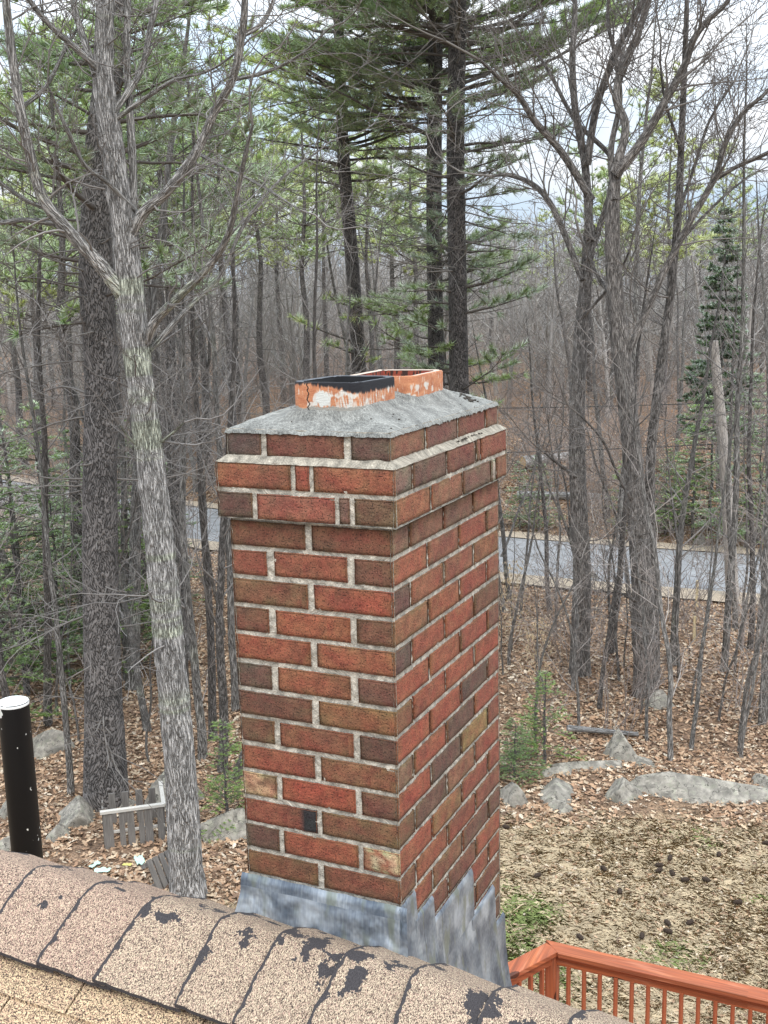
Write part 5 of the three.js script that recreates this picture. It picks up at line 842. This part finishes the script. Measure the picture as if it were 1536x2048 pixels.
{ // conifers read off one by one
  const sp = coniferProto(811, 10, 0.11, { from: 0.2, per: 7, step: 0.036, spread: 0.19, rise: 0.0, cone: 1, gaps: 0.15, b: { ...hemB, gap: 0.12, tgap: 0.09, nl: 0.15, nn: 12, nw: 0.035, open: -0.5, lift: -0.01, green: (r) => { const s = 0.7 + 0.6 * r(); return [0.085 * s, 0.17 * s, 0.035 * s]; } } });
  const b = foot(1448, 33), top = at(1466, 412, 33); place(sp, 'spruce_tree', b, 0.7, [0.78 * (top.y - b.y) / 10, (top.y - b.y) / 10, 0.78 * (top.y - b.y) / 10], 'dark green narrow spruce standing beyond the road near the right edge', 'tree');
  const far = [[1332, 150, 44, 0], [1275, 190, 50, 2], [1180, 280, 52, 1], [1440, 290, 60, 0], [1092, 425, 72, 0], [1215, 330, 58, 0], [1400, 380, 66, 2], [1520, 420, 80, 2], [1030, 440, 75, 1], [980, 420, 60, 3],
    [130, 60, 34, 2], [65, 170, 40, 0], [320, -40, 33, 1], [400, 80, 40, 1], [290, -10, 38, 3], [520, 120, 44, 2], [470, 190, 50, 1], [560, 160, 56, 0], [610, 90, 40, 1], [738, 120, 42, 2], [790, 150, 48, 0], [20, 200, 46, 1], [650, 180, 54, 2], [350, 60, 46, 2], [160, 150, 50, 3], [440, 230, 60, 0], [830, 160, 40, 1], [90, 320, 60, 0], [240, 120, 52, 1], [540, 300, 70, 2], [335, -150, 22, 3], [125, -100, 21, 1], [450, 20, 35, 2], [180, 30, 31, 1], [300, 140, 42, 3], [1475, 330, 70, 1], [-40, 100, 40, 1], [1580, 300, 60, 1], [200, 280, 70, 0], [380, 300, 75, 1], [610, 330, 80, 0], [720, 330, 80, 1]];
  for (const [u, v, d, k] of far) { const p = foot(u, d), h = at(u, v, d).y - p.y; place(pines[k], 'pine_tree', p, wr() * 6.28, [Math.max(0.6, h / 15) * (0.85 + 0.3 * wr()), h / 15, Math.max(0.6, h / 15) * (0.85 + 0.3 * wr())], u > 950 ? 'distant pine rising above the bare woods to the right of the chimney' : 'distant pine rising above the bare woods behind and left of the chimney', 'tree', u > 950 ? 'distant pines at right' : 'distant pines at left'); }
  const hem = [[55, 1390, 1.15], [8, 1330, 1.3], [128, 1345, 0.95], [250, 1290, 1.1], [292, 1240, 0.9], [272, 1360, 0.8], [170, 1220, 1.0], [20, 1480, 0.7], [335, 1210, 0.8], [95, 1180, 1.1]];
  hem.forEach(([u, v, s], i) => place(hemlocks[i % 2], 'hemlock_tree', G2(u, v), i * 1.3, s, 'low dark green hemlock in the understory at the left edge of the woods', 'tree', 'hemlocks in the left understory'));
  const hr = [[1078, 1062, 0.55], [1385, 1075, 0.9], [1492, 1100, 1.15], [1515, 1090, 0.9], [1330, 1070, 0.6], [1245, 1062, 0.5], [1040, 1060, 0.5], [1420, 1062, 1.0]];
  hr.forEach(([u, v, s], i) => place(hemlocks[i % 2], 'hemlock_tree', G2(u, v), i * 2.1, s, 'small green hemlock growing on the far bank of the road at right', 'tree', 'hemlocks beyond the road'));
  place(hemlocks[1], 'hemlock_tree', G2(1090, 1530), 2.2, [0.42, 0.34, 0.42], 'ragged low hemlock right beside the brick chimney at the wood edge', 'tree');
  place(hemlocks[0], 'hemlock_tree', G2(1030, 1560), 0.4, [0.36, 0.22, 0.36], 'low spreading hemlock half hidden behind the right edge of the chimney', 'tree');
  place(hemlocks[1], 'hemlock_tree', G2(455, 1660), 0.4, [0.42, 0.36, 0.42], 'bright green young conifer between the lichened oak and the chimney', 'tree');
}
{ // bare trunks read off one by one (pixel of the foot, scale, lean)
  const L = [[140, 1590, 0.75, -0.06, 'slim bare tree just left of the stout pine, behind the pale angular boulder'], [95, 1450, 0.95, -0.11, 'bare tree leaning left above the brown boulder behind the vent pipe'], [405, 1520, 0.85, -0.04, 'bare grey tree close to the right of the lichened oak trunk'], [442, 1545, 0.8, 0.0, 'bare tree right beside the left edge of the chimney shaft'],
    [262, 1380, 1.2, 0.0, 'thick dark bare trunk standing between the stout pine and the lichened oak'], [330, 1420, 0.7, 0.05, 'thin bare tree half hidden behind the lichened oak'], [425, 1480, 0.9, 0.02, 'bare tree between the lichened oak and the chimney, farther back than its neighbours'], [60, 1330, 1.0, 0.08, 'bare tree leaning right among the hemlocks at the left edge'], [30, 1520, 0.7, -0.05, 'thin bare tree above the black vent pipe near the left edge'], [180, 1330, 0.8, 0.02, 'bare tree mostly hidden behind the stout pine trunk'],
    [470, 1420, 1.0, 0.0, 'bare trunk showing just above the corbel beside the left of the chimney top'], [385, 1320, 0.9, -0.02, 'bare tree in front of the short stretch of road left of the chimney'], [10, 1260, 1.0, 0.03, 'bare tree at the very left edge before the road'], [300, 1250, 1.0, 0.02, 'bare tree behind the lichened oak near the left stretch of road']];
  L.forEach(([u, v, s, lean, l], i) => { const o = place(bare[i % 5], 'bare_tree', G2(u, v), i * 2.4, s, l, 'tree'); o.rotation.z = -lean; });
  const R = [[1240, 1100, 1.35, 0, 'thick dark bare trunk just beyond the road, left of the largest oak'], [1222, 1310, 0.75, 0, 'thin bare tree between the two large oaks on the right'], [1345, 1330, 0.7, 0.03, 'thin bare tree right of the slim straight tree by the largest oak'], [1445, 1345, 1.0, 0.02, 'brownish bare tree standing in front of the leaning pole'], [1500, 1300, 0.8, 0.05, 'bare tree right of the leaning pole before the road'], [1525, 1450, 0.8, 0.0, 'bare tree at the right edge, nearest to the long ledge'],
    [1100, 1220, 0.6, 0, 'small bare tree left of the forked oak on the near verge of the road'], [1020, 1200, 0.6, 0, 'small bare tree close beside the right edge of the chimney by the road'], [1382, 1500, 0.55, 0.09, 'young grey tree leaning right behind the long ledge'], [1198, 1420, 0.55, 0.0, 'young bare tree right of the foot of the forked oak'], [1470, 1260, 0.7, 0.1, 'bare tree leaning right beside the foot of the leaning pole']];
  R.forEach(([u, v, s, lean, l], i) => { const o = place(bare[(i + 2) % 5], 'bare_tree', G2(u, v), i * 1.7, s, l, 'tree'); o.rotation.z = -lean; });
  for (let i = 0; i < 52; i++) { const d = 31 + 20 * wr(), u = -500 + 2600 * wr(), p = foot(u, d); if (Math.abs(ROADZ(p.x) - p.z) < 3.2 || ROADZ(p.x) < p.z || (u > 1380 && u < 1540 && d < 44)) continue; place(bare[Math.floor(wr() * 5)], 'bare_tree', p, wr() * 6.28, [0.8 + 0.5 * wr(), 0.6 + 0.4 * wr(), 0.8 + 0.5 * wr()], 'bare tree standing on the bank beyond the road', 'tree', 'bare trees beyond the road'); }
  for (let i = 0; i < 7; i++) { const d = 15 + 8 * wr(), u = -60 + 820 * wr(), p = foot(u, d); if (Math.abs(ROADZ(p.x) - p.z) < 3.2) continue; place(bare[Math.floor(wr() * 5)], 'bare_tree', p, wr() * 6.28, [0.5 + 0.3 * wr(), 0.6 + 0.4 * wr(), 0.5 + 0.3 * wr()], 'thin bare grey tree among the woods left of the chimney, before the road', 'tree', 'thin bare trees left of the chimney'); }
  // saplings and brush
  for (let i = 0; i < 50; i++) { const rt = i < 32, u = rt ? 1000 + 580 * wr() : -60 + 560 * wr(), p = G2(u, rt ? mix(1560, 1215, Math.pow(wr(), 0.8)) : mix(1600, 1200, wr())); if (lawnness(p.x, p.z) > 0.35 || Math.abs(ROADZ(p.x) - p.z) < 3) continue;
    const s = 0.55 + 0.65 * wr(); place(sap[Math.floor(wr() * 5)], 'sapling', p, wr() * 6.28, [s * 1.1, s * (0.8 + 0.4 * wr()), s * 1.1], rt ? 'bare twiggy sapling in the brush between the lawn and the road at right' : 'bare twiggy sapling in the undergrowth of the woods at left', 'sapling', rt ? 'saplings in the brush at right' : 'saplings in the woods at left'); }
  for (const [u, v, s] of [[1025, 1300, 0.62], [1075, 1400, 0.5]]) place(beech, 'beech_sapling', G2(u, v), u, s, u < 1050 ? 'young beech holding pale dry leaves close beside the chimney, the upper one' : 'small beech with pale dry leaves lower down beside the chimney', 'sapling');
  const ln = place(bare[1], 'bare_tree', G2(470, 1560), 0, [0.8, 0.62, 0.8], 'dark thin tree leaning to the right just left of the chimney', 'tree'); ln.rotation.set(0, yaw, -0.42, 'YXZ');
  const bi = place(bare[0], 'bare_tree', G2(1000, 1120), 0, [0.55, 0.5, 0.55], 'pale thin birch leaning to the right beyond the chimney top', 'tree'); bi.rotation.set(0, yaw, -0.3, 'YXZ');
}
{ // far bare woods: one mass
  const vs = [1, 2, 3, 4].map((k) => { const r = rng(950 + k), g = new Geo(); let p = V(0, -0.3, 0), d = V(0, 1, 0); const P = [p.clone()], R = [0.11], H = 9.5; const C = greyTwig([0.3, 0.285, 0.27], [0.34, 0.325, 0.31]);
    for (let i = 1; i <= 8; i++) { d.addScaledVector(rv(r), 0.06).normalize(); p = p.clone().addScaledVector(d, H / 8); P.push(p); R.push(0.11 * (1 - i / 8) + 0.012); } g.tube(P, R, 5, [0.33, 0.31, 0.295]);
    const o = { min: 0.009, kids: 3, up: 0.14, crook: 0.2, col: C, seg: 0.7, ref: 1.2 }; for (let i = 0; i < 22; i++) { const s = 0.12 + 0.86 * (i + r()) / 22, j = Math.min(7, Math.floor(s * 8)); branch(g, P[j].clone().lerp(P[j + 1], s * 8 - j), side(V(0, 1, 0), r, 0.5 + 0.5 * r()), 2.3 * (1.2 - 0.75 * s) * (0.6 + 0.7 * r()), 0.026, 2, o, r); } return g.build(); });
  const woods = new THREE.Group(); woods.name = 'far_woods'; tag(woods, 'grey mass of bare woods covering the rise beyond the road', 'woods', null, 'stuff'); scene.add(woods);
  const r = rng(77), lists = [[], [], [], []], cols = [[], [], [], []]; let n = 0;
  for (let k = 0; k < 30000 && n < 1300; k++) { const d = 44 + 105 * Math.pow(r(), 0.85), s = (r() * 2 - 1) * 0.9 * d, x = CP.x + FH.x * d - FH.z * s, z = CP.z + FH.z * d + FH.x * s; if (ROADZ(x) - z < 4) continue; const i = Math.floor(r() * 4), h = 0.55 + 0.4 * r(); lists[i].push(M4(x, groundY(x, z), z, 0, r() * 6.28, 0, 0.85 + 0.3 * r(), h)); const t = 0.8 + 0.45 * r(), w = r(); cols[i].push([t * (1 + 0.04 * w), t, t * (1 - 0.04 * w)]); n++; }
  lists.forEach((l, i) => scatter('bare_trees', vs[i], twigMat, l, cols[i], 'stuff', woods));
  // brush at the feet of the far woods and on the near bank
  const b = new Geo(), rb = rng(3); for (let i = 0; i < 9; i++) branch(b, V((rb() - 0.5) * 0.5, 0, (rb() - 0.5) * 0.5), side(V(0, 1, 0), rb, 0.5 * rb()), 1 + 0.8 * rb(), 0.009, 2, { min: 0.004, kids: 4, up: 0.1, crook: 0.25, col: greyTwig([0.33, 0.29, 0.26], [0.33, 0.29, 0.265]), seg: 0.4, ref: 1 }, rb);
  const bl = [], bc = []; for (let k = 0; k < 9000 && bl.length < 1300; k++) { const d = 14 + 62 * Math.pow(r(), 0.8), s = (r() * 2 - 1) * 0.75 * d, x = CP.x + FH.x * d - FH.z * s, z = CP.z + FH.z * d + FH.x * s; if (Math.abs(ROADZ(x) - z) < 3.1 || lawnness(x, z) > 0.1) continue; if (d < 26 && r() < 0.85) continue; bl.push(M4(x, groundY(x, z), z, 0, r() * 6.28, 0, 0.5 + 0.7 * r())); const t = 0.75 + 0.5 * r(); bc.push([t * 1.05, t, t]); }
  tag(scatter('underbrush', b.build(), twigMat, bl, bc), 'leafless twiggy underbrush through the woods and along the road', 'underbrush');
}
{ // the leaning pole, its wires, logs and stakes by the road
  const b = G2(1468, 1200), D = depthOf(b), top = at(1427, 682, D);
  const pole = thing('utility_pole', 'weathered grey bare pole leaning left among the trees at right', 'pole', [b.x, b.y, b.z]), g = new Geo(), q = top.clone().sub(b);
  g.tube(smooth([V(0, -0.3, 0), q.clone().multiplyScalar(0.5).add(V(0.03, 0, 0)), q], 20), Array.from({ length: 21 }, (_, i) => mix(0.15, 0.1, i / 20)), 14, [1.15, 1.12, 1.08], true); mesh('shaft', g.build(), new THREE.MeshStandardMaterial({ map: tex(128, 512, (u, v) => { const s = 150 + 40 * tn(u, v, 40, 4, 2) + 16 * tn(u, v, 80, 30, 3); return [s, s * 0.97, s * 0.94]; }), vertexColors: true, roughness: 0.95 }), pole);
  const wm = new THREE.MeshStandardMaterial({ color: new THREE.Color(0.05, 0.05, 0.05), roughness: 0.7 });
  const wire = (a, c, sag, label) => { const w = new Geo(), P = []; for (let i = 0; i <= 24; i++) { const t = i / 24, p = a.clone().lerp(c, t); p.y -= sag * 4 * t * (1 - t); P.push(p); } w.tube(P, P.map(() => 0.011), 5); tag(mesh('overhead_wire', w.build(), wm), label, 'wire'); };
  wire(at(560, 815, D + 5), at(1750, 792, D - 1), 0.12, 'thin overhead wire crossing the woods at right, the upper one'); wire(at(560, 908, D + 5), at(1750, 868, D - 1), 0.15, 'thin overhead wire crossing the woods at right, the lower one');
  const lm = new THREE.MeshStandardMaterial({ map: oakMap, bumpMap: oakBump, bumpScale: 0.02, roughness: 0.95 }), em = new THREE.MeshStandardMaterial({ color: new THREE.Color(0.62, 0.45, 0.24), roughness: 0.9 });
  const log = (u, v, d, len, rad, ry, label, tiltZ = 0) => { const p = foot(u, d); p.y = groundY(p.x, p.z) + rad * 0.8; const o = thing('log', label, 'log', [p.x, p.y, p.z]); const t = new THREE.CylinderGeometry(rad, rad * 0.85, len, 12, 6, true); t.rotateZ(Math.PI / 2); mesh('trunk', t, lm, o); for (const s of [1, -1]) { const e = new THREE.CircleGeometry(rad * (s > 0 ? 0.86 : 1), 12); e.rotateY(s * Math.PI / 2); e.translate(s * len / 2, 0, 0); mesh('cut_end', e, em, o); } o.rotation.set(0, ry, tiltZ); };
  log(1095, 920, 37, 2.0, 0.2, yaw + 0.5, 'cut log with a fresh yellow end lying beyond the road, nearest the chimney'); log(1120, 975, 34, 2.6, 0.13, yaw - 0.3, 'thinner fallen log lying below the cut one beyond the road');
  const d1 = G2(1205, 1475), br = thing('log', 'dark fallen branch lying among the saplings behind the upright boulder', 'log', [d1.x, d1.y + 0.1, d1.z]); { const t = new THREE.CylinderGeometry(0.05, 0.035, 1.1, 7); t.rotateZ(Math.PI / 2 - 0.12); mesh('trunk', t, lm, br); br.rotation.y = yaw; }
  const sm = new THREE.MeshStandardMaterial({ color: new THREE.Color(0.62, 0.5, 0.3), roughness: 0.9 });
  for (const [u, v, h, l] of [[1393, 1215, 0.6, 'pale wooden stake beside the near edge of the road'], [1388, 1282, 0.5, 'pale wooden stake in the brush a little below the roadside one'], [1505, 1240, 0.5, 'dull wooden stake near the right edge below the road']]) { const p = G2(u, v), s = new THREE.BoxGeometry(0.05, h + 0.1, 0.035), o = mesh('wooden_stake', s, sm); o.position.set(p.x, p.y + h / 2 - 0.05, p.z); o.rotation.y = yaw; tag(o, l, 'stake'); }
}
/*DBG*/
renderer.render(scene, camera);
